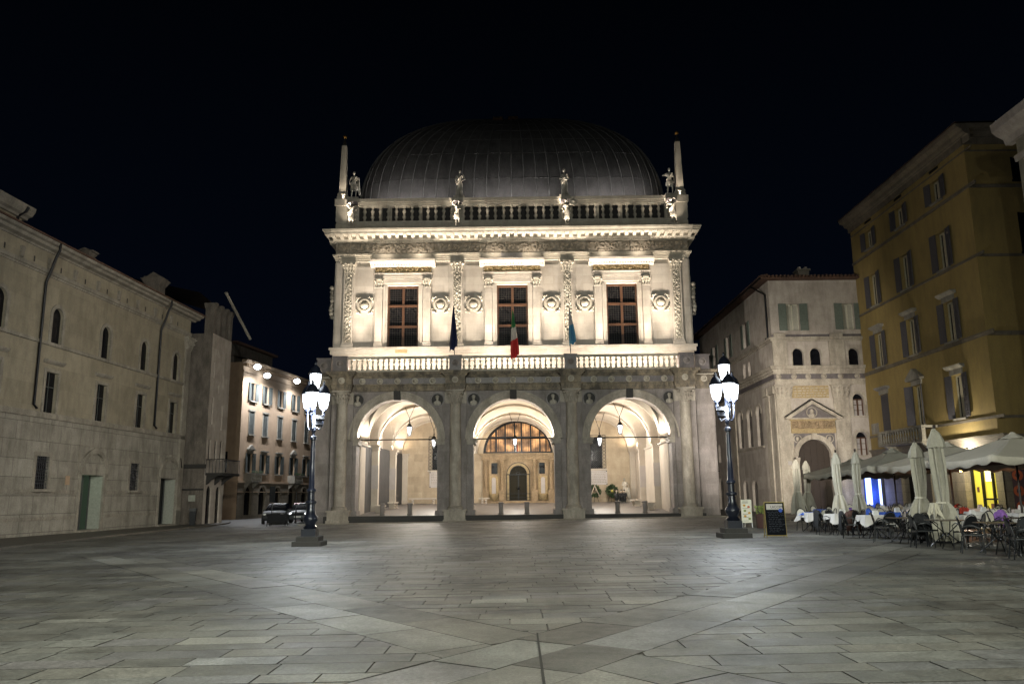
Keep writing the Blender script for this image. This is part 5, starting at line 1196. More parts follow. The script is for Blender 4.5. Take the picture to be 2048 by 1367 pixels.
for c, z0, zs, fr_m in ((1.95, 11.38, 12.3, 'g'), (3.32, 11.38, 12.3, 'g'), (6.3, 11.34, 12.3, 'g'), (6.33, 7.46, 8.72, 'w'), (6.33, 4.45, 5.78, 'w')):
    f = MB().ring(c, zs, .43, .50 if fr_m == 'g' else .66, -.05, 0, 16)
    for s in (-1, 1): a, b_ = sorted((c + s * .43, c + s * (.5 if fr_m == 'g' else .66))); f.box(a, b_, -.05, 0, z0, zs)
    wo = f.build('arched_window', 'churchtrim', CH, smooth=40)
    MB().box(c - .44, c + .44, .30, .32, z0, zs + .45).build('pane', 'glass', wo)
    if fr_m == 'w':
        m_ = MB().box(c - .05, c + .05, .2, .28, z0, zs).box(c - .42, c + .42, .2, .28, zs - .06, zs + .03).box(c - .42, c - .35, .2, .28, z0, zs).box(c + .35, c + .42, .2, .28, z0, zs)
        for k in (1, 2): m_.box(c - .42, c + .42, .22, .27, z0 + k * (zs - z0) / 3 - .02, z0 + k * (zs - z0) / 3 + .02)
        m_.build('wooden_frame', 'wood', wo); MB().box(c - .36, c + .36, .285, .295, z0 + .02, zs - .06).build('blind', 'plaque', wo); MB().box(c - .85, c + .95, -.08, 0, z0 - .14, z0 - .04).build('sill', 'churchtrim', wo)
for c, hw in ((1.8, .5), (6.15, .45)):
    wo = shut_window(CH, c, 14.15 if c < 3 else 14.2, 16.3, hw * 2, 0, 'gshutter', frame='creamcloth', wall_t=.3, side_w=.62, ang=.05)
    MB().box(c - hw + .06, c + hw - .06, .26, .272, 14.25, 16.25).build('closed_blind', 'canvas', wo)
# street side of the same building
SIDE = dict(loc=(0, 24, 0), rot=(0, 0, -pi / 2)); sy = lambda s: 24 - (s - 62)
h = [rect(sy(69.6), sy(68.3), 14.1, 16.25), rect(sy(75.3), sy(73.9), 14.1, 16.2), rect(sy(80.5), sy(79), 14.3, 16.2), arch(sy(69.8), .9, 11.5, 12.4, 10), arch(sy(68.3), .9, 11.5, 12.35, 10),
     arch(sy(72.1), 1.5, 5.6, 8.1, 14), arch(sy(69.3), 1.45, 5.55, 8.1, 14), arch(sy(66.6), 1.4, 5.5, 8.1, 14), arch(sy(80), .9, 4.7, 6.0, 10), arch(sy(80.2), 1.8, -.1, 2.4, 12), arch(sy(71.7), 1.5, -.1, 2.1, 12), arch(sy(69.0), 1.5, -.1, 2.1, 12)]
w = MB().wall(rect(0, 24, -.6, 18.3), h, 0, .22); w.build('side_wall', 'church', CH, **SIDE)
MB().box(.1, 23.9, .23, .25, 0, 17).build('side_panes', 'glass', CH, **SIDE)
tr = MB()
for z0, z1, o in ((10.25, 10.32, .1), (10.72, 10.9, .08), (10.9, 11.1, .16), (11.1, 11.25, .3), (11.25, 11.34, .36), (13.3, 13.42, .12), (13.42, 13.62, .26)): tr.box(0, 24, -o, -.001, z0, z1)
for s in (62.5, 64.0, 74.0): tr.box(sy(s) - .5, sy(s) + .5, -.1, 0, -.3, 9.8).box(sy(s) - .6, sy(s) + .6, -.26, 0, 9.2, 9.8)
for s, zs, w_ in ((72.1, 8.1, .75), (69.3, 8.1, .72), (66.6, 8.1, .7)): tr.ring(sy(s), zs, w_, w_ + .16, -.06, -.001, 14)
tr.box(sy(73.2), sy(65.6), -.1, 0, 5.3, 5.46); tr.build('side_string_course', 'churchtrim', CH, **SIDE)
MB().box(0, 24, -.04, -.001, 10.33, 10.71).build('side_dark_frieze', 'darkmarble', CH, **SIDE)
for s in (68.95, 74.6, 79.8):
    for q in (-1, 1): l = MB().box(-.3, .3, -.05, 0, 14.1, 16.2).build('side_shutter', 'gshutter', CH, **SIDE); l.location = (0, 24 - sy(s) + 0 + q * 1.0, 0); l.rotation_euler = (0, 0, -pi / 2)
rf = MB().add([(-.75, -.75, 18.32), (9.5, -.75, 18.32), (9.5, 9, 20.6), (8.2, 9, 20.6), (-.75, 25, 18.32), (5, 25, 20.6), (5, 9, 20.6)], [(0, 1, 2, 3), (0, 6, 5, 4), (0, 3, 6)])
for k in range(34): x = -.7 + k * .3; rf.tube([(x, -.8, 18.38), (x, -.2, 18.5)], .09, 6)
for k in range(80): y = -.7 + k * .32; rf.tube([(-.8, y, 18.38), (-.2, y, 18.5)], .09, 6)
rf.box(-.7, 9.5, -.7, 0, 18.2, 18.3).box(-.7, 0, 0, 25, 18.2, 18.3); rf.build('tiled_roof', 'rooftile', CH)
MB().box(3.4, 4.3, 2.5, 3.4, 18.8, 19.7).box(3.3, 4.4, 2.4, 3.5, 19.7, 19.85).box(3.5, 3.7, 2.6, 3.3, 19.85, 20.05).box(4.0, 4.2, 2.6, 3.3, 19.85, 20.05).build('chimney', 'church', CH)
MB().tube([(-.75, 2.0, 18.2), (-.3, 1.2, 17.6), (-.1, .6, 17.2), (-.1, .6, 13.7), (-.3, .6, 13.6)], .07, 7).tube([(-.8, -.6, 18.25), (-.8, 24, 18.25)], .07, 6).build('downpipe', 'iron', CH)
MB().box(.55, .85, -.14, -.12, 3.75, 4.05).build('number_plate', 'plaque', CH)

# ================================================================== YELLOW BUILDING
YB_ = empty('yellow_building', 'tall yellow plastered building with grey shutters above the cafe awnings', 'building', (27.3, 62.2, 0), -pi / 2)
yx = lambda Y: 62.2 - Y
YC = (59.05, 54.1, 49.15); YW = {0: 1.15, 1: 1.2, 2: 1.2}
rows = ((19.9, 21.3), (15.42, 17.85), (10.8, 13.3), (6.05, 8.7))
h = [rect(yx(c) - .58, yx(c) + .58, a, b_) for c in YC for a, b_ in rows]
MB().wall(rect(0, 16.6, 4.75, 22.2), h, 0, .35).build('upper_wall', 'yellow', YB_)
SO = dict(loc=(16.6, 0, 0), rot=(0, 0, pi / 2)); SC_ = (3.6, 8.4)
h = [rect(c - .8, c + .8, a, b_) for c in SC_ for a, b_ in rows]
MB().wall(rect(0, 14, 4.75, 22.2), h, 0, .35).build('south_wall', 'yellow', YB_, **SO)
h = [rect(yx(61.4), yx(60.2), 0, 3.1), rect(yx(57.6), yx(55.4), 0, 3.2), rect(yx(53.5), yx(51.8), 0, 3.2), rect(yx(49.5), yx(46.3), .0, 3.3)]
MB().wall(rect(0, 16.6, -.6, 4.75), h, -.06, .6).build('base_wall', 'brownstone', YB_)
MB().wall(rect(0, 14, -.6, 4.75), [], -.06, .1, rim=False).build('south_base_wall', 'brownstone', YB_, **SO)
def ytrim(mb, x1, s=0):
    for z0, z1, o in ((4.55, 4.68, .12), (4.68, 4.8, .22), (5.7, 5.86, .07), (10.45, 10.56, .05), (10.56, 10.7, .1), (15.15, 15.3, .08), (19.4, 19.6, .08), (21.7, 21.78, .05)): mb.box(0, x1, -o, -.001, z0, z1)
    mb.prof([(0, 22.15), (-.08, 22.15), (-.12, 22.5), (-.4, 22.62), (-.45, 22.8), (-.76, 22.92), (-.82, 23.16), (0, 23.16)], -.2, x1)
t_ = MB(); ytrim(t_, 17.4); t_.build('cornice', 'brownstone', YB_); t_ = MB(); ytrim(t_, 14); t_.build('south_cornice', 'brownstone', YB_, **SO)
MB().add([(-.3, -.9, 23.2), (17.5, -.9, 23.2), (14, 6, 25), (-.5, 6, 25)], [(0, 1, 2, 3)]).add([(17.5, -.9, 23.2), (17.5, 14, 23.2), (14, 14, 25), (14, 6, 25)], [(0, 1, 2, 3)]).build('roof', 'rooftile', YB_)
for c in (59.0, 54.1, 49.15): MB().box(yx(c) - .55, yx(c) + .55, -.02, -.001, 21.92, 22.1).build('attic_vent', 'iron', YB_)
for i, c in enumerate(YC):
    x = yx(c)
    for j, (z0, z1) in enumerate(rows):
        closed = (j == 3 and i == 0)
        wo = shut_window(YB_, x, z0, z1, 1.16, 0, 'bshutter', open_=not closed, wall_t=.33, ang=.12 if i != 1 or j != 3 else .5)
        MB().box(x - .3, x - .12, .27, .30, z0 + .1, z1 - .1).box(x + .14, x + .34, .27, .30, z0 + .1, z1 - .1).build('curtain', 'curtain', wo)
        MB().box(x - .72, x + .72, -.16, 0, z0 - .12, z0 - .01).build('sill', 'paletrim', wo)
        if j >= 2:
            hd = MB().box(x - .7, x + .7, -.08, 0, z1 + .02, z1 + .35)
            if i == 1 and j == 3: hd.box(x - 1.0, x + 1.0, -.3, 0, z1 + .35, z1 + .47).prof([(-1.1, z1 + .47), (1.1, z1 + .47), (0, z1 + 1.15)], -.32, 0, axis='y'); hd.v[-6:] = [(a + x, b_, c_) for a, b_, c_ in hd.v[-6:]]
            else: hd.prof([(0, z1 + .35), (-.1, z1 + .35), (-.3, z1 + .48), (-.34, z1 + .56), (0, z1 + .56)], x - .95, x + .95)
            hd.build('window_hood', 'paletrim', wo)
for c in SC_:
    for z0, z1 in rows: MB().box(c - .8, c + .8, .1, .14, z0, z1).box(c - .95, c + .95, -.1, 0, z0 - .14, z0).box(c - .9, c - .8, -.04, 0, z0, z1).box(c + .8, c + .9, -.04, 0, z0, z1).build('south_window', 'glass', YB_, **SO)
b = MB().box(yx(58.2), yx(51.9), -1.15, -.06, 4.82, 4.98).box(yx(58.2), yx(51.9), -1.15, -.95, 5.72, 5.86)
for x in (yx(58.1), yx(52.0)): b.box(x - .14, x + .14, -1.15, -.9, 4.98, 5.72).box(x - .08, x + .08, -.95, 0, 5.72, 5.86)
for k in range(16): b.lathe([(.05, 4.98), (.08, 5.2), (.04, 5.4), (.065, 5.72)], yx(57.8) + k * .36, -1.05, 8)
for x in (yx(57.6), yx(52.5)): b.prof([(-.06, 4.1), (-.06, 4.82), (-1.0, 4.82), (-.5, 4.4)], x - .15, x + .15)
b.build('stone_balcony', 'paletrim', YB_, smooth=45)
MB().box(yx(61.6), yx(60.4), -.03, 0, 5.95, 6.75).build('wall_plaque', 'paletrim', YB_)
# shop fronts
shop = MB().box(yx(49.45), yx(46.35), .5, .52, 0, 3.25).build('lit_shop_window', 'yellowglow', YB_)
f = MB()
for Y in (49.4, 48.35, 47.3, 46.4): f.box(yx(Y) - .05, yx(Y) + .05, .3, .45, 0, 3.3)
f.box(yx(49.4), yx(46.4), .3, .45, 3.15, 3.3).box(yx(48.3), yx(46.4), .3, .42, 1.15, 1.25).box(yx(49.4), yx(46.4), .3, .42, 0, .2); f.build('shop_frame', 'iron', shop)
MB().box(yx(48.2), yx(47.5), .46, .5, 2.2, 2.8).box(yx(47.0), yx(46.6), .46, .5, 2.3, 2.9).build('framed_picture', 'paper', shop)
MB().box(yx(47.8), yx(46.6), .38, .5, .2, .95).box(yx(49.2), yx(49.0), .46, .5, 1.6, 1.9).build('shop_counter', 'browncloth', shop)
tl = MB().box(yx(53.45), yx(51.85), .5, .52, 0, 3.15).build('teal_shop_window', 'tealglow', YB_)
MB().box(yx(53.5), yx(53.35), .4, .48, 0, 3.2).box(yx(52.6), yx(52.5), .4, .48, 0, 3.2).build('shop_frame', 'iron', tl)
dk = MB().box(yx(57.6), yx(55.4), .5, .52, 0, 3.2).build('dark_shop_window', 'glass', YB_)
MB().box(yx(55.9), yx(55.5), .46, .48, .3, 3.0).build('painted_reflection', 'tealglow', dk)  # glowing strip put in for a reflection in the dark glass
MB().box(.4, 3.2, -.1, -.06, .3, 3.3).build('window_poster', 'poster', YB_, **SO)
rp = MB(); rn = random.Random(12)
for k in range(9): rp.ring(.75 + (k % 3) * .85 + rn.uniform(-.1, .1), .8 + (k // 3) * .85, .14, .30, -.112, -.1, 16, 0, 2 * pi)
rp.build('poster_rings', 'foodred', YB_, smooth=40, **SO)
# blue lit doorway panel at the far end
bp = empty('lit_blue_panel', 'glowing blue and white upright panel in the corner behind the closed parasols', 'light panel', (26.35, 60.6, gz(26)), 0)
MB().box(-.35, .08, 0, .12, .5, 2.45).build('light_surface', 'blueglow', bp); MB().box(.08, .62, .02, .14, .3, 2.5).box(-.42, -.35, .02, .14, .3, 2.5).box(-.42, .95, -.02, .14, 0, .45).build('panel_frame', 'blue', bp)
MB().box(.64, .80, 0, .12, .5, 2.4).build('light_strip', 'blueglow', bp)

# ================================================================== NEAR BUILDING (right edge)
NB = empty('corner_building', 'building at the frame edge showing only its pale projecting eaves', 'building', (25.55, 38.2, 0), -pi / 2)
MB().box(0, 34, 0, 12, -.6, 19.2).build('wall', 'paleup', NB)
MB().prof([(0, 17.9), (-.1, 17.9), (-.15, 18.2), (0, 18.2)], -.1, 34).prof([(.2, 19.0), (-.15, 19.0), (-.25, 19.3), (-.6, 19.5), (-.8, 19.7), (-.85, 20.1), (.2, 20.1)], -.6, 34).build('eaves', 'church', NB)

# ================================================================== STREET LAMPS
def street_lamp(x, y, lab, angs, box_side):
    t = empty('street_lamp', lab, 'street lamp', (x, y, gz(x)), 0, 'cast iron street lamps on the square')
    MB().box(-.52, .52, -.52, .52, -.08, .17).box(-.40, .40, -.40, .40, .17, .34).build('stone_base', 'riser', t)
    MB().box(-.26, .26, -.26, .26, .34, .60).lathe([(.22, .6), (.25, .66), (.17, .74), (.19, .80), (.26, .90), (.26, 1.0), (.18, 1.12), (.15, 1.3), (.14, 1.48), (.20, 1.52), (.20, 1.58), (.13, 1.62), (.12, 1.9), (.17, 1.94), (.17, 2.0), (.105, 2.06), (.085, 3.0), (.07, 3.8), (.12, 3.84), (.12, 3.94), (.06, 3.98), (.05, 4.1), (.085, 4.14), (.085, 4.2), (.05, 4.25), (.045, 5.5), (.09, 5.56), (.03, 5.7)], 0, 0, 20, flute=.03).build('lamp_post', 'navyiron', t, smooth=50)
    def lantern(px_, py_, z0, par):
        MB().lathe([(.09, z0), (.145, z0 + .06), (.195, z0 + .32), (.21, z0 + .52), (.20, z0 + .56)], px_, py_, 12).build('lantern_glass', 'lampglass', par, smooth=60)
        c = MB().lathe([(.255, z0 + .56), (.255, z0 + .60), (.225, z0 + .67), (.165, z0 + .79), (.08, z0 + .88), (.045, z0 + .92), (.06, z0 + .96), (.02, z0 + 1.05)], px_, py_, 16)
        for k in range(6): a = 2 * pi * k / 6; c.tube([(px_ + .12 * cos(a), py_ + .12 * sin(a), z0), (px_ + .205 * cos(a), py_ + .205 * sin(a), z0 + .33), (px_ + .225 * cos(a), py_ + .225 * sin(a), z0 + .56)], .012, 4)
        c.lathe([(.04, z0 - .22), (.06, z0 - .15), (.04, z0 - .1), (.12, z0), (.10, z0 + .02)], px_, py_, 10); c.build('lantern_cap', 'navyiron', par, smooth=50)
        light('POINT', 'lantern_light', (x + px_, y + py_, gz(x) + z0 - .32), 185, (.88, .95, 1), shadow_soft_size=.12)
    lantern(0, 0, 5.72, t)
    for a in angs:
        a = R(a); ax_, ay = cos(a), sin(a)
        MB().tube([(ax_ * .04, ay * .04, 4.3), (ax_ * .22, ay * .22, 4.2), (ax_ * .31, ay * .31, 4.36), (ax_ * .34, ay * .34, 4.65), (ax_ * .34, ay * .34, 4.86)], .03, 7).build('lamp_arm', 'navyiron', t, smooth=50)
        lantern(ax_ * .34, ay * .34, 4.98, t)
    s = box_side
    MB().box(-.17, .17, -.04, .04, -.12, .12).build('floodlight_box', 'iron', t, loc=(s * .22, -.12, 4.62), rot=(-.9, 0, s * .5)); MB().box(-.14, .14, -.05, .05, -.1, .1).build('floodlight_box', 'iron', t, loc=(s * .20, -.1, 4.42), rot=(-.6, 0, s * .3))
    return t
street_lamp(-7.42, 30.15, 'navy lamp post with lit lantern cluster, before the street with parked cars', (150, 25, 268), 1)
street_lamp(7.93, 29.9, 'navy lamp post with lit lantern cluster, beside the chalkboard', (165, 22, 275), -1)

# ================================================================== CARS AND STREET THINGS
def car(loc, rz, paint, lab, headlamp='carlamp'):
    t = empty('parked_car', lab, 'car', loc, rz, 'cars parked in the street')
    # stations along x (length), front at -x : (x, half width, z low, z belt)
    st = [(-2.05, .62, .34, .52), (-1.98, .78, .26, .66), (-1.6, .84, .24, .80), (-.9, .86, .24, .92), (0, .87, .24, .96), (.9, .87, .24, .98), (1.6, .85, .24, .98), (1.95, .80, .28, .92), (2.02, .72, .36, .80)]
    vs = []; fs = []
    for x, hw, zl, zb in st:
        vs += [(x, -hw * .92, zl), (x, -hw, (zl + zb) / 2), (x, -hw * .95, zb), (x, -hw * .6, zb + .05), (x, hw * .6, zb + .05), (x, hw * .95, zb), (x, hw, (zl + zb) / 2), (x, hw * .92, zl)]
    for i in range(len(st) - 1):
        for k in range(8): fs.append((i * 8 + k, i * 8 + (k + 1) % 8, (i + 1) * 8 + (k + 1) % 8, (i + 1) * 8 + k))
    fs += [tuple(range(8))[::-1], tuple(range((len(st) - 1) * 8, len(st) * 8))]
    MB().add(vs, fs).build('body', paint, t, smooth=50)
    cb = [(-1.0, .93, .78), (-.35, 1.38, .62), (.1, 1.45, .60), (.9, 1.44, .60), (1.45, 1.32, .60), (1.85, .97, .74)]
    vs = []; fs = []
    for x, z, hw in cb: vs += [(x, -.80, .93), (x, -hw, z), (x, hw, z), (x, .80, .93)]
    for i in range(len(cb) - 1):
        for k in range(3): fs.append((i * 4 + k, i * 4 + k + 1, i * 4 + k + 5, i * 4 + k + 4))
    MB().add(vs, fs).build('windows', 'glass', t, smooth=40)
    MB().add([(-.33, -.6, 1.40), (-.33, .6, 1.40), (.1, .58, 1.475), (.1, -.58, 1.475), (.9, .58, 1.465), (.9, -.58, 1.465), (1.42, .58, 1.345), (1.42, -.58, 1.345)], [(0, 1, 2, 3), (3, 2, 4, 5), (5, 4, 6, 7)]).build('roof', paint, t)
    for wx in (-1.3, 1.25):
        for s in (-1, 1):
            w_ = MB().lathe([(.18, -.1), (.31, -.09), (.32, 0), (.31, .09), (.18, .1)], 0, 0, 18).build('wheel', 'rubber', t, smooth=40, loc=(wx, s * .78, .31), rot=(pi / 2, 0, 0))
            MB().lathe([(.03, -.11), (.18, -.105), (.18, .105), (.03, .11)], 0, 0, 12).build('rim', 'carsilver', w_)
    for s in (-1, 1):
        MB().sphere((-1.93, s * .60, .66), .13, 10, .6, 1.2, .75).build('headlight', headlamp, t, smooth=60)
        MB().box(-.75, -.58, s * .88 - .06, s * .88 + .06, .92, 1.04).build('wing_mirror', paint, t)
        MB().box(1.98, 2.03, s * .6 - .12, s * .6 + .12, .66, .82).build('tail_light', 'red', t)
    MB().box(-2.07, -2.0, -.26, .26, .40, .51).build('number_plate', 'white', t); MB().box(-2.06, -1.98, -.45, .45, .56, .66).build('grille', 'iron', t)
    return t
car((-17.6, 61.5, gz(-17)), pi / 2 + .12, 'cardark', 'dark hatchback behind the black barrier, headlights off', 'white')
car((-15.9, 63.5, gz(-16)), pi / 2 - .10, 'carsilver', 'silver car with bright headlights partly behind the lamp post')
car((-18.0, 70.5, gz(-18)), -pi / 2 + .1, 'carred', 'red car seen from behind between the two other cars')
t = empty('street_barrier', 'low black panel barrier on four thin legs before the parked cars', 'barrier', (-15.8, 55.2, gz(-15.8)), 0)
MB().box(-.70, .70, -.03, .03, .18, .78).build('panel', 'iron', t); lg_ = None
for x, y in ((-.66, -.1), (-.52, .1), (.55, -.1), (.68, .1)): MB().tube([(x, y, -.02), (x, y * .3, .6)], .02, 5).build('leg', 'iron', t)
t = empty('road_sign', 'dark rectangular road sign seen from its back on a thin pole above the dark hatchback', 'road sign', (-16.9, 57.6, gz(-17)), 0)
MB().tube([(.0, 0, 0), (0, 0, 2.7)], .03, 6).build('pole', 'iron', t); MB().box(-.2, .2, -.04, -.03, 1.55, 2.65).box(-.15, .15, -.03, -.0, 1.8, 1.85).build('sign_panel', 'iron', t)
tag(MB().lathe([(.07, 0), (.07, .1), (.035, .14), (.035, 1.95), (.05, 2.0), (.02, 2.08)], -14.8, 56, 10).build('street_post', 'iron', smooth=40), 'thin black post in the street just before the red car', 'post')
t = empty('waste_bin', 'tall black litter bin at the foot of the tower house', 'bin', (-22.55, 58.0, gz(-22) + .09), .2)
MB().frust(0, 0, .34, .34, .0, .42, .42, .95).build('bin_body', 'iron', t); MB().box(-.24, .24, -.24, .24, .98, 1.16).box(-.18, .18, -.18, .18, .95, .98).build('bin_lid', 'cardark', t)
t = empty('wall_lamp', 'unlit black box lamp on a curved bracket on the pink building\'s street side', 'wall lamp', (20.3, 80.5, 4.6), 0)
MB().box(-1.5, -.9, -.25, .25, .2, 1.1).build('lamp_box', 'iron', t); MB().tube([(-1.2, 0, .2), (-1.1, 0, -.4), (-.6, 0, -.8), (0, 0, -.7)], .05, 6).build('bracket', 'iron', t)

# ================================================================== CAFE TERRACE
def zc(x): return gz(x)
def make_chair(kind):
    t = empty('cafe_chair', 'x', 'chair', (0, 0, 0), 0)
    f = MB(); r = .015
    for s in (-1, 1):
        f.tube([(s * .21, -.24, 0), (s * .20, -.20, .44), (s * .24, -.18, .60), (s * .25, -.02, .68), (s * .23, .16, .64), (s * .21, .20, .5)], r, 5)   # front leg running into arm loop
        f.tube([(s * .22, .27, 0), (s * .20, .20, .45)], r, 5)
    f.tube([(.20 * cos(pi * k / 12) * 1.08, .21 + .09 * sin(pi * k / 12), .50 + .40 * sin(pi * k / 12) ** .8) for k in range(13)], r, 5)
    f.tube([(-.2, .2, .45), (-.216, .21, .5)], r, 5).tube([(.2, .2, .45), (.216, .21, .5)], r, 5)
    for y in (-.2, .2): f.tube([(-.2, y, .43), (.2, y, .43)], r, 5)
    f.build('frame', 'chairblack', t, smooth=50)
    MB().box(-.21, .21, -.22, .21, .435, .46).build('seat', 'chairblack', t)
    vs = [(0, .23, .60)] + [(.19 * cos(pi * k / 12) * 1.08, .21 + .09 * sin(pi * k / 12), .50 + .37 * sin(pi * k / 12) ** .8) for k in range(13)]
    MB().add(vs + [(a, b_ + .012, c) for a, b_, c in vs], [(0, k, k + 1) for k in range(1, 13)] + [(14, 14 + k + 1, 14 + k) for k in range(1, 13)]).build('backrest', 'chairblack' if kind == 'dark' else ('canvaswarm' if kind == 'pale' else 'canvas'), t)
    return t
def make_table(kind):
    t = empty('cafe_table', 'x', 'table', (0, 0, 0), 0)
    top = 'tabletop'
    MB().box(-.40, .40, -.40, .40, .72, .745).build('table_top', top, t)
    l = MB()
    for s in (-1, 1):
        l.tube([(s * .33, -.33, 0), (s * .05, -.05, .35), (s * .28, .28, .72)], .016, 5).tube([(s * .33, .33, 0), (s * .05, .05, .35), (s * .28, -.28, .72)], .016, 5)
    l.ring(0, .35, .04, .06, -.02, .02, 8, 0, 2 * pi); l.build('table_legs', 'chairblack', t, smooth=50)
    return t
def cloth_mesh(name, mat, loc, rz, seed, drop=.34, half=.42):
    rn = random.Random(seed); n = 40; vs = [(0, 0, .752)]; fs = []
    ringp = []
    for k in range(n):
        a = 2 * pi * k / n; m_ = max(abs(cos(a)), abs(sin(a))); ringp.append((half * cos(a) / m_, half * sin(a) / m_))
    L = 6
    for j in range(L + 1):
        for k, (px_, py_) in enumerate(ringp):
            a = 2 * pi * k / n; corner = abs(sin(2 * a)); d = drop * (.55 + .55 * corner ** 3) * j / L
            w_ = (j / L) * (.05 + .05 * sin(a * 9 + seed) + .06 * corner ** 3)
            q = 1 + w_ / half
            vs.append((px_ * q, py_ * q, .752 - d))
    for k in range(n): fs.append((0, 1 + k, 1 + (k + 1) % n))
    for j in range(L):
        for k in range(n): fs.append((1 + j * n + k, 1 + (j + 1) * n + k, 1 + (j + 1) * n + (k + 1) % n, 1 + j * n + (k + 1) % n))
    o = MB().add(vs, fs).build(name, mat, smooth=60); o.location = loc; o.rotation_euler = (0, 0, rz); return o
ORD = ('first', 'second', 'third', 'fourth', 'fifth', 'sixth', 'seventh', 'eighth', 'ninth', 'tenth', 'eleventh', 'twelfth')
PROT = {k: make_chair(k) for k in ('dark', 'grey', 'pale')}; PT = make_table('t'); used = set()
def place(proto, key, loc, rz, label, group):
    if key not in used:
        used.add(key); proto.location = loc; proto.rotation_euler = (0, 0, rz); proto['label'] = label; proto['group'] = group; return proto
    return dup(proto, loc, rz, label, None, group)
ROWS = ((12.0, 'front', [33.0, 30.4, 27.8, 25.2, 22.8, 20.6, 18.4]), (14.4, 'second', [38.5, 36.0, 31.0, 28.4, 26.0, 23.2, 20.8]), (16.7, 'third', [40.0, 37.4, 34.8, 32.2, 29.6, 26.8, 24.2]), (19.0, 'fourth', [42.0, 39.4, 36.8, 34.0, 31.4, 28.6]))
drape = {}; rnc = random.Random(17); nth = 0
cloths = {('front', 0): 'bluewhite', ('front', 1): 'white', ('front', 2): 'white', ('second', 0): 'blue', ('second', 1): 'blue', ('second', 2): 'blue', ('second', 3): 'white', ('second', 4): 'white', ('third', 0): 'blue', ('third', 1): 'white', ('third', 2): 'white', ('third', 3): 'white', ('third', 4): 'white', ('third', 5): 'white', ('fourth', 0): 'white', ('fourth', 1): 'white', ('fourth', 2): 'white', ('fourth', 3): 'white', ('fourth', 4): 'white'}
COVER = {('front', 0, 1): None, ('front', 1, 0): 'blackcloth', ('front', 1, 2): 'browncloth', ('front', 2, 0): 'blackcloth', ('second', 3, 2): 'red', ('second', 4, 1): 'purple', ('third', 3, 0): 'purple', ('second', 1, 2): 'purple', ('third', 2, 1): 'blackcloth', ('third', 4, 3): 'red', ('fourth', 3, 0): 'red', ('third', 5, 0): 'creamcloth', ('fourth', 4, 1): 'red', ('third', 6, 1): 'blackcloth', ('fourth', 5, 0): 'red', ('second', 2, 0): 'blue', ('front', 4, 3): 'blackcloth', ('fourth', 2, 1): 'red', ('third', 1, 1): 'creamcloth', ('second', 5, 2): 'blackcloth'}
CN = {'blackcloth': 'black coat', 'browncloth': 'brown leather jacket', 'red': 'red blanket', 'purple': 'purple blanket', 'creamcloth': 'cream blanket', 'blue': 'blue blanket'}
def blanket(mat, loc, rz, label, seed):
    rn = random.Random(seed); vs = []; fs = []; n = 12; long_ = .62 if mat in ('blackcloth', 'browncloth') else .34
    prof_ = [(.19, long_ * .2), (.20, 0), (.21, -.0)]
    path = [(.16, .90 - .30), (.185, .80), (.235, .885), (.29, .90), (.345, .84), (.36, .90 - long_ * .6), (.37 + .02, .90 - long_)]
    for y, z in path:
        for i in range(n + 1):
            u = i / n * 2 - 1; zz = z - (.12 * abs(u) ** 2.5 + .02 * sin(i * 2.1 + seed)) * (1 if z > .7 else 1.6); wv_ = .02 * sin(i * 2.4 + seed + z * 6)
            vs.append((u * (.245 if z > .75 else .27), y + wv_ - .07 * u * u, zz))
    for j in range(len(path) - 1):
        for i in range(n): a = j * (n + 1) + i; fs.append((a, a + 1, a + n + 2, a + n + 1))
    o = MB().add(vs, fs).build('draped_coat' if mat in ('blackcloth', 'browncloth') else 'chair_blanket', mat, smooth=60); s = o.modifiers.new('s', 'SOLIDIFY'); s.thickness = .025
    o.location = loc; o.rotation_euler = (0, 0, rz); tag(o, label, 'coat' if mat in ('blackcloth', 'browncloth') else 'blanket', 'coats and blankets over the chair backs')
holder = None
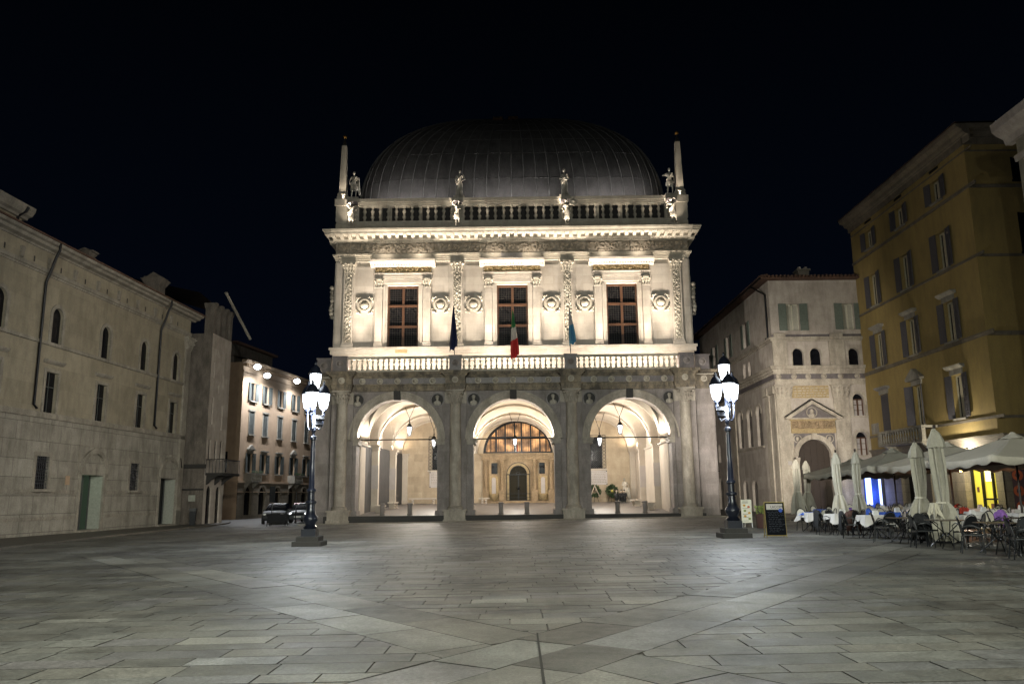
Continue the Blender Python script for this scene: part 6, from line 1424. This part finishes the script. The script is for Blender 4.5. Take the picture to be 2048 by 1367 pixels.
for X, rn_, Ys in ROWS:
    for i, Y in enumerate(Ys):
        x = X + rnc.uniform(-.15, .15); y = Y + rnc.uniform(-.15, .15); rz = rnc.uniform(-.12, .12); ck = cloths.get((rn_, i)); z = zc(x)
        dsc = 'bare dark' if ck is None else 'cloth-covered'
        where = '%s from the palace in the %s row' % (ORD[i], rn_)
        place(PT, 'table', (x, y, z), rz, '%s cafe table, %s' % (dsc, where), 'cafe tables on the square')
        if ck:
            c = cloth_mesh('tablecloth', 'whitecloth' if ck != 'blue' else 'blue', (x, y, z), rz, i + int(X)); tag(c, '%s tablecloth on the table %s' % ('blue' if ck == 'blue' else 'white', where), 'tablecloth', 'cloths on the cafe tables')
            if ck == 'bluewhite': c2 = cloth_mesh('overcloth', 'blue', (x, y, z + .006), rz + pi / 4, i, .10, .30); tag(c2, 'small blue cloth over the white one nearest the chalkboard', 'tablecloth', 'cloths on the cafe tables')
            if i in (1, 2, 3, 4):
                m_ = MB().prof([(-.07, 0), (.07, 0), (.02, .16), (-.02, .16)], -.09, .09); hb = m_.build('menu_card_holder', 'white'); hb.location = (x + .05, y - .05, z + .755); hb.rotation_euler = (0, 0, rz + .3); tag(hb, 'white folded menu holder on the table %s' % where, 'menu holder', 'menu holders on the cafe tables')
        spots = [(-.62, .18, pi / 2), (.62, -.1, -pi / 2), (.1, -.66, pi), (-.12, .66, 0)]
        # local chair faces -y; rotate so that it faces the table
        for k, (dx, dy, rr_) in enumerate(spots):
            if ck is None and k == 3 and i % 2: continue
            if (rn_, i, k) in (('front', 0, 0), ('third', 0, 1)): continue
            cx, cy = x + dx + rnc.uniform(-.08, .08), y + dy + rnc.uniform(-.08, .08)
            face = math.atan2(y - cy, x - cx) + pi / 2 + rnc.uniform(-.2, .2)
            kind = 'dark' if (rn_ == 'front' and i > 0) or (rn_ == 'second' and i > 4) else ('pale' if (i + k) % 3 == 0 else 'grey')
            side_ = ('west', 'east', 'near', 'palace')[k]
            place(PROT[kind], kind, (cx, cy, zc(cx)), face, '%s cafe chair, %s side of table %s' % ({'dark': 'black', 'pale': 'cream', 'grey': 'grey'}[kind], side_, where), 'cafe chairs on the square')
            cv = COVER.get((rn_, i, k))
            if cv: blanket(cv, (cx, cy, zc(cx)), face, '%s over %s chair, table %s' % (CN[cv], side_, where), i * 5 + k)
# closed parasols
def closed_parasol(x, y, ztop, zb, lab, mat='canvas', tie=.40, rmax=.30, seed=0):
    t = empty('closed_parasol', lab, 'parasol', (x, y, zc(x)), 0, 'closed parasols on the terrace'); rn = random.Random(seed); H = ztop - zb; z0 = zb - zc(x)
    prof_ = [(rmax * 1.05, 0), (rmax * .98, .12), (rmax * .72, .28), (rmax * .42, tie), (rmax * .50, tie + .12), (rmax * .56, .68), (rmax * .52, .80), (rmax * .48, .87), (rmax * .30, .95), (.05, 1.0)]
    n = 32; vs = []; fs = []; ph = [rn.uniform(-.3, .3) for _ in range(n)]
    rows = []
    for j in range(len(prof_) - 1):
        for q in range(3):
            u = q / 3; rows.append((prof_[j][0] * (1 - u) + prof_[j + 1][0] * u, prof_[j][1] * (1 - u) + prof_[j + 1][1] * u))
    rows.append(prof_[-1])
    for r_, h_ in rows:
        fold = .34 + (.14 if h_ < tie else .0) - max(0, h_ - .85) * 1.2
        for k in range(n):
            a = 2 * pi * k / n; w_ = 1 + fold * sin(8 * a + ph[k % 8] + 1.5 * h_) + .08 * sin(3 * a + seed)
            zz = z0 + H * h_ + (.07 * sin(8 * a + seed) if h_ < .02 else 0)
            vs.append((r_ * w_ * cos(a) + .03 * sin(h_ * 5 + seed), r_ * w_ * sin(a), zz))
    for j in range(len(rows) - 1):
        for k in range(n): fs.append((j * n + k, j * n + (k + 1) % n, (j + 1) * n + (k + 1) % n, (j + 1) * n + k))
    MB().add(vs, fs).build('canopy_cloth', mat, t, smooth=55)
    MB().lathe([(rmax * .50, z0 + H * tie - .03), (rmax * .53, z0 + H * tie), (rmax * .50, z0 + H * tie + .03)], 0, 0, 20).build('tie_strap', 'canvaswarm', t, smooth=50)
    # flared vent skirt near the top
    sk = MB().lathe([(rmax * .66, z0 + H * .83), (rmax * .60, z0 + H * .89), (rmax * .32, z0 + H * .965), (.05, z0 + H * .985)], 0, 0, 16, flute=.18); sk.build('vent_flap', mat, t, smooth=40)
    MB().tube([(0, 0, 0), (0, 0, ztop - zc(x) + .08)], .035, 8).sphere((0, 0, ztop - zc(x) + .08), .05, 8).build('pole', 'darkwood', t)
    MB().box(-.35, .35, -.35, .35, 0, .06).build('base_plate', 'iron', t)
closed_parasol(13.45, 34.0, 3.27, .45, 'pale closed parasol standing before the carved portal\'s east jamb', 'canvaswarm', rmax=.26, seed=1)
closed_parasol(14.1, 33.6, 3.28, .45, 'grey closed parasol standing before the small arched windows', rmax=.25, seed=2)
closed_parasol(15.9, 46.0, 3.50, .55, 'grey closed parasol before the portal\'s west jamb, left one of a close pair', seed=3)
closed_parasol(16.75, 46.8, 3.45, .55, 'grey closed parasol overlapping the dark wooden door, right one of a close pair', seed=4)
closed_parasol(12.9, 26.1, 3.18, .38, 'grey closed parasol below the stone balcony, the lower of the two tall ones', tie=.38, rmax=.31, seed=5)
closed_parasol(12.95, 24.9, 3.52, .15, 'tallest closed parasol, grey, with loose cloth hanging at its tie', tie=.34, rmax=.34, seed=6)
t_ = MB(); rnq = random.Random(2)
pl_ = cloth_mesh('parasol_sleeve', 'creamcloth', (12.60, 24.72, 0.55), .3, 4, .50, .07); tag(pl_, 'loose cream cloth hanging at the foot of the tallest closed parasol', 'cloth')
# open parasols
def open_parasol(x, y, half, zpk, zv, lab, mat='canvaswarm', vh=.24, seed=0):
    t = empty('open_parasol', lab, 'parasol', (x, y, zc(x)), 0, 'open square parasols by the yellow building'); n = 16; vs = []; fs = []
    b = MB()
    for s_ in range(4):
        a0 = pi / 4 + s_ * pi / 2; c0 = Vector((cos(a0), sin(a0))) * half * sqrt(2); c1 = Vector((cos(a0 + pi / 2), sin(a0 + pi / 2))) * half * sqrt(2); o = len(b.v); vv = []; ff = []
        m_ = 10
        for j in range(m_ + 1):
            r_ = j / m_
            for k in range(n + 1):
                u = k / n; p_ = (c0 * (1 - u) + c1 * u) * r_; sag = .16 * sin(pi * u) * r_ + .06 * sin(pi * r_)
                vv.append((p_.x, p_.y, zpk + (zv - zpk) * r_ - sag * .7))
        for j in range(m_):
            for k in range(n): a = j * (n + 1) + k; ff.append((a, a + 1, a + n + 2, a + n + 1))
        L0 = m_ * (n + 1); base_ = list(vv[L0:L0 + n + 1])
        for k, (px_, py_, pz_) in enumerate(base_): vv.append((px_ * 1.01, py_ * 1.01, pz_ - vh + .05 * sin(k * 1.55 + seed)))
        for k in range(n): ff.append((L0 + k, L0 + k + 1, L0 + n + 2 + k, L0 + n + 1 + k))
        b.add(vv, ff)
    o = b.build('canopy', mat, t, smooth=40); so = o.modifiers.new('s', 'SOLIDIFY'); so.thickness = .008
    lb = MB()
    for s_ in range(4):
        a0 = pi / 4 + s_ * pi / 2; c0 = Vector((cos(a0), sin(a0))) * half * 1.40; lb.add([(0, 0, zpk - .06), (c0.x, c0.y, zv - .07), (cos(a0 + pi / 2) * half * 1.40, sin(a0 + pi / 2) * half * 1.40, zv - .07), ((c0.x + cos(a0 + pi / 2) * half * 1.4) / 2, (c0.y + sin(a0 + pi / 2) * half * 1.4) / 2, zv - .22)], [(0, 1, 3), (0, 3, 2)])
    lb.build('shaded_underside', 'maroon' if mat == 'canvas' else 'browncloth', t)  # darker sheet under the canopy, its shade put into the colour
    rb_ = MB()
    for s_ in range(8): a0 = s_ * pi / 4 + pi / 4; rr_ = half * (1.38 if s_ % 2 == 0 else .97); rb_.tube([(0, 0, zpk - .12), (cos(a0) * rr_, sin(a0) * rr_, zv - .1)], .018, 4)
    rb_.build('ribs', 'darkwood', t); MB().tube([(0, 0, 0), (0, 0, zpk + .1)], .04, 8).build('pole', 'darkwood', t); MB().lathe([(.4, zpk - .12), (.12, zpk + .05), (.05, zpk + .12)], 0, 0, 12, flute=.12).build('vent_cap', mat, t)
open_parasol(18.1, 29.4, 2.12, 3.42, 2.62, 'large cream open parasol at the frame edge, before the yellow lit shop', seed=1)
open_parasol(18.15, 34.0, 2.12, 3.38, 2.60, 'cream open parasol between the two tall closed parasols', seed=2)
open_parasol(17.9, 38.5, 2.1, 3.40, 2.60, 'grey open parasol in front of the blue lit panel', 'canvas', seed=3)
open_parasol(18.25, 43.5, 2.1, 3.25, 2.50, 'grey open parasol before the dark wooden door, farthest of the open ones', 'canvas', seed=4)
for x, y in ((16.15, 31.7), (16.2, 27.45), (16.1, 36.3)):
    pass
# chalkboard and menu board
t = empty('chalkboard_sign', 'black chalkboard with yellow wood frame and handwritten menu, standing beside the lamp', 'sign', (9.25, 29.3, zc(9.2)), -.10)
def board_frame(w_, h_, lean):
    f = MB()
    for s in (-1, 1): f.tube([(s * w_, -lean, 0), (s * w_, 0, h_)], .015, 5)
    f.tube([(-w_, 0, h_ - .02), (w_, 0, h_ - .02)], .018, 5).tube([(-w_, -lean * .93, .08), (w_, -lean * .93, .08)], .018, 5); return f
board_frame(.34, 1.24, .18).build('front_frame', 'yellowwood', t); f = board_frame(.34, 1.22, -.30); f.build('rear_frame', 'yellowwood', t)
L_ = math.atan2(.18, 1.24)
bd = MB().box(-.33, .33, -.012, .012, .10, 1.22).build('chalkboard_panel', 'chalk', t, rot=(-L_, 0, 0), loc=(0, -.18, 0))
hd = MB().box(-.28, .28, -.020, -.013, .98, 1.18).build('header_card', 'plaque', bd)
def text(s, size, loc, mat, par, rot=(pi / 2, 0, 0), ext=.001):
    c = bpy.data.curves.new('lettering', 'FONT'); c.body = s; c.size = size; c.extrude = ext; c.align_x = 'CENTER'; c.materials.append(M[mat]); tmp = bpy.data.objects.new('tmp', c); COL.objects.link(tmp); bpy.context.view_layer.update(); me = bpy.data.meshes.new_from_object(tmp.evaluated_get(bpy.context.evaluated_depsgraph_get())); bpy.data.objects.remove(tmp); o = bpy.data.objects.new('lettering', me); COL.objects.link(o); o.parent = par; o.location = loc; o.rotation_euler = rot; return o
text('UICOM', .13, (.07, -.023, 1.03), 'iron', hd); MB().sphere((.2, -.02, .95), .07, 10, 1, .1, 1).build('blue_emblem', 'blue', bd)
sc_ = MB(); rn = random.Random(31)
for k in range(12):
    z = .90 - k * .062; x = -.25 + rn.uniform(0, .04); e_ = rn.uniform(.05, .26)
    while x < e_:
        wl = rn.uniform(.05, .13); pts = [(x + wl * q / 6, -.0145, z + rn.uniform(-.010, .013)) for q in range(7)]; sc_.tube(pts, .0035, 3); x += wl + .03
sc_.build('chalk_writing', 'chalkline', bd)
t = empty('menu_stand', 'cream menu board with pictures of dishes, behind the east street lamp', 'sign', (10.72, 38.0, zc(10.7)), 0)
pn = MB().box(-.24, .24, -.015, .015, .22, 1.26).build('menu_panel', 'paper', t); MB().tube([(-.22, .02, 0), (-.22, .02, .3)], .02, 5).tube([(.24, .02, 0), (.22, .02, .3)], .02, 5).tube([(0, .4, 0), (0, .02, 1.1)], .02, 5).build('stand_legs', 'white', t)
for k, (x, z, c) in enumerate(((-.10, 1.0, 'foodorange'), (.10, .93, 'foodred'), (-.08, .76, 'foodgreen'), (.12, .66, 'foodorange'), (-.08, .52, 'foodorange'), (.12, .40, 'foodgreen'))): MB().sphere((x, -.018, z), .065, 10, 1, .08, .8).build('dish_picture', c, pn)
mt_ = MB()
for z in (1.2, 1.14, 1.10, .86, .60, .46, .30): mt_.box(-.18, .08, -.018, -.0155, z, z + .014)
mt_.build('menu_lines', 'iron', pn)
t = empty('planter_basket', 'dark basket of dry plants between the menu stand and the chalkboard', 'planter', (11.2, 37.2, zc(11.2)), 0)
MB().lathe([(.26, 0), (.30, .6), (.28, .62)], 0, 0, 16, flute=.06).build('basket', 'browncloth', t); b = MB()
for k in range(160): a = rn.uniform(0, 6.28); q = rn.uniform(0, .32); c = Vector((q * cos(a), q * sin(a), .6 + rn.uniform(0, .32))); b.add([c, c + Vector((rn.uniform(-.1, .1), rn.uniform(-.1, .1), .12)), c + Vector((.04, 0, .05))], [(0, 1, 2)])
b.build('dry_plants', 'foodgreen', t)
# cafe lamps
t = empty('cafe_wall_lamp', 'blazing lamp on the yellow building\'s base above the cream parasol', 'lamp', (26.9, 48.7, 3.95), 0)
MB().sphere((0, 0, 0), .10, 10).build('bulb', 'cafe', t); MB().tube([(0, 0, .1), (.2, 0, .25), (.4, 0, .2)], .03, 5).build('bracket', 'iron', t)
light('POINT', 'cafe_lamp_light', (26.5, 48.6, 3.9), 260, (1, .92, .75), shadow_soft_size=.1)
t = empty('heater_lamp', 'small orange lamp hanging under the cream parasol', 'lamp', (18.05, 33.0, 2.45), 0)
MB().sphere((0, 0, 0), .05, 8).build('bulb', 'orangeglow', t); MB().lathe([(.14, .03), (.04, .1), (.03, .5)], 0, 0, 10).build('lamp_shade', 'iron', t)
light('POINT', 'under_parasol_light', (18.0, 32.6, 2.1), 10, (1, .45, .2), shadow_soft_size=.1)
light('POINT', 'shop_light', (26.6, 47.8, 2.0), 60, (1, .85, .3), shadow_soft_size=.3)
light('POINT', 'blue_panel_light', (26.3, 60.0, 1.5), 25, (.3, .4, 1), shadow_soft_size=.3)

# ================================================================== unseen fill spots added behind the camera, plus floods on the lamp posts
for x, y, e_, ax_, ay in ((-9, -9, 7600, -5, 15), (9, -9, 7000, 4, 15), (0, -14, 6200, 0, 26)):
    light('SPOT', 'behind_camera_fill', (x, y, 11), e_, (.96, .99, .84), aim=(ax_, ay, 0), spot_size=R(85), spot_blend=1.0, shadow_soft_size=.35)

light('SPOT', 'lamp_post_flood', (-7.0, 29.9, 4.75), 7000, (1, .92, .80), aim=(22.4, 63, 9), spot_size=R(31), spot_blend=.6, shadow_soft_size=.12)
light('SPOT', 'lamp_post_flood', (7.5, 29.7, 4.75), 5200, (1, .90, .74), aim=(-24, 54, 7), spot_size=R(60), spot_blend=1, shadow_soft_size=.12)
light('SPOT', 'behind_camera_fill', (6, -12, 11), 7500, (1, .93, .80), aim=(-25, 40, 5), spot_size=R(70), spot_blend=1, shadow_soft_size=.3)
light('SPOT', 'behind_camera_fill', (-6, -12, 11), 800, (1, .92, .80), aim=(27, 50, 10), spot_size=R(55), spot_blend=1, shadow_soft_size=.3)

light('SPOT', 'lamp_post_flood', (8.1, 30.1, 4.7), 17000, (1, .90, .78), aim=(21.2, 67, 7), spot_size=R(30), spot_blend=.9, shadow_soft_size=.12)
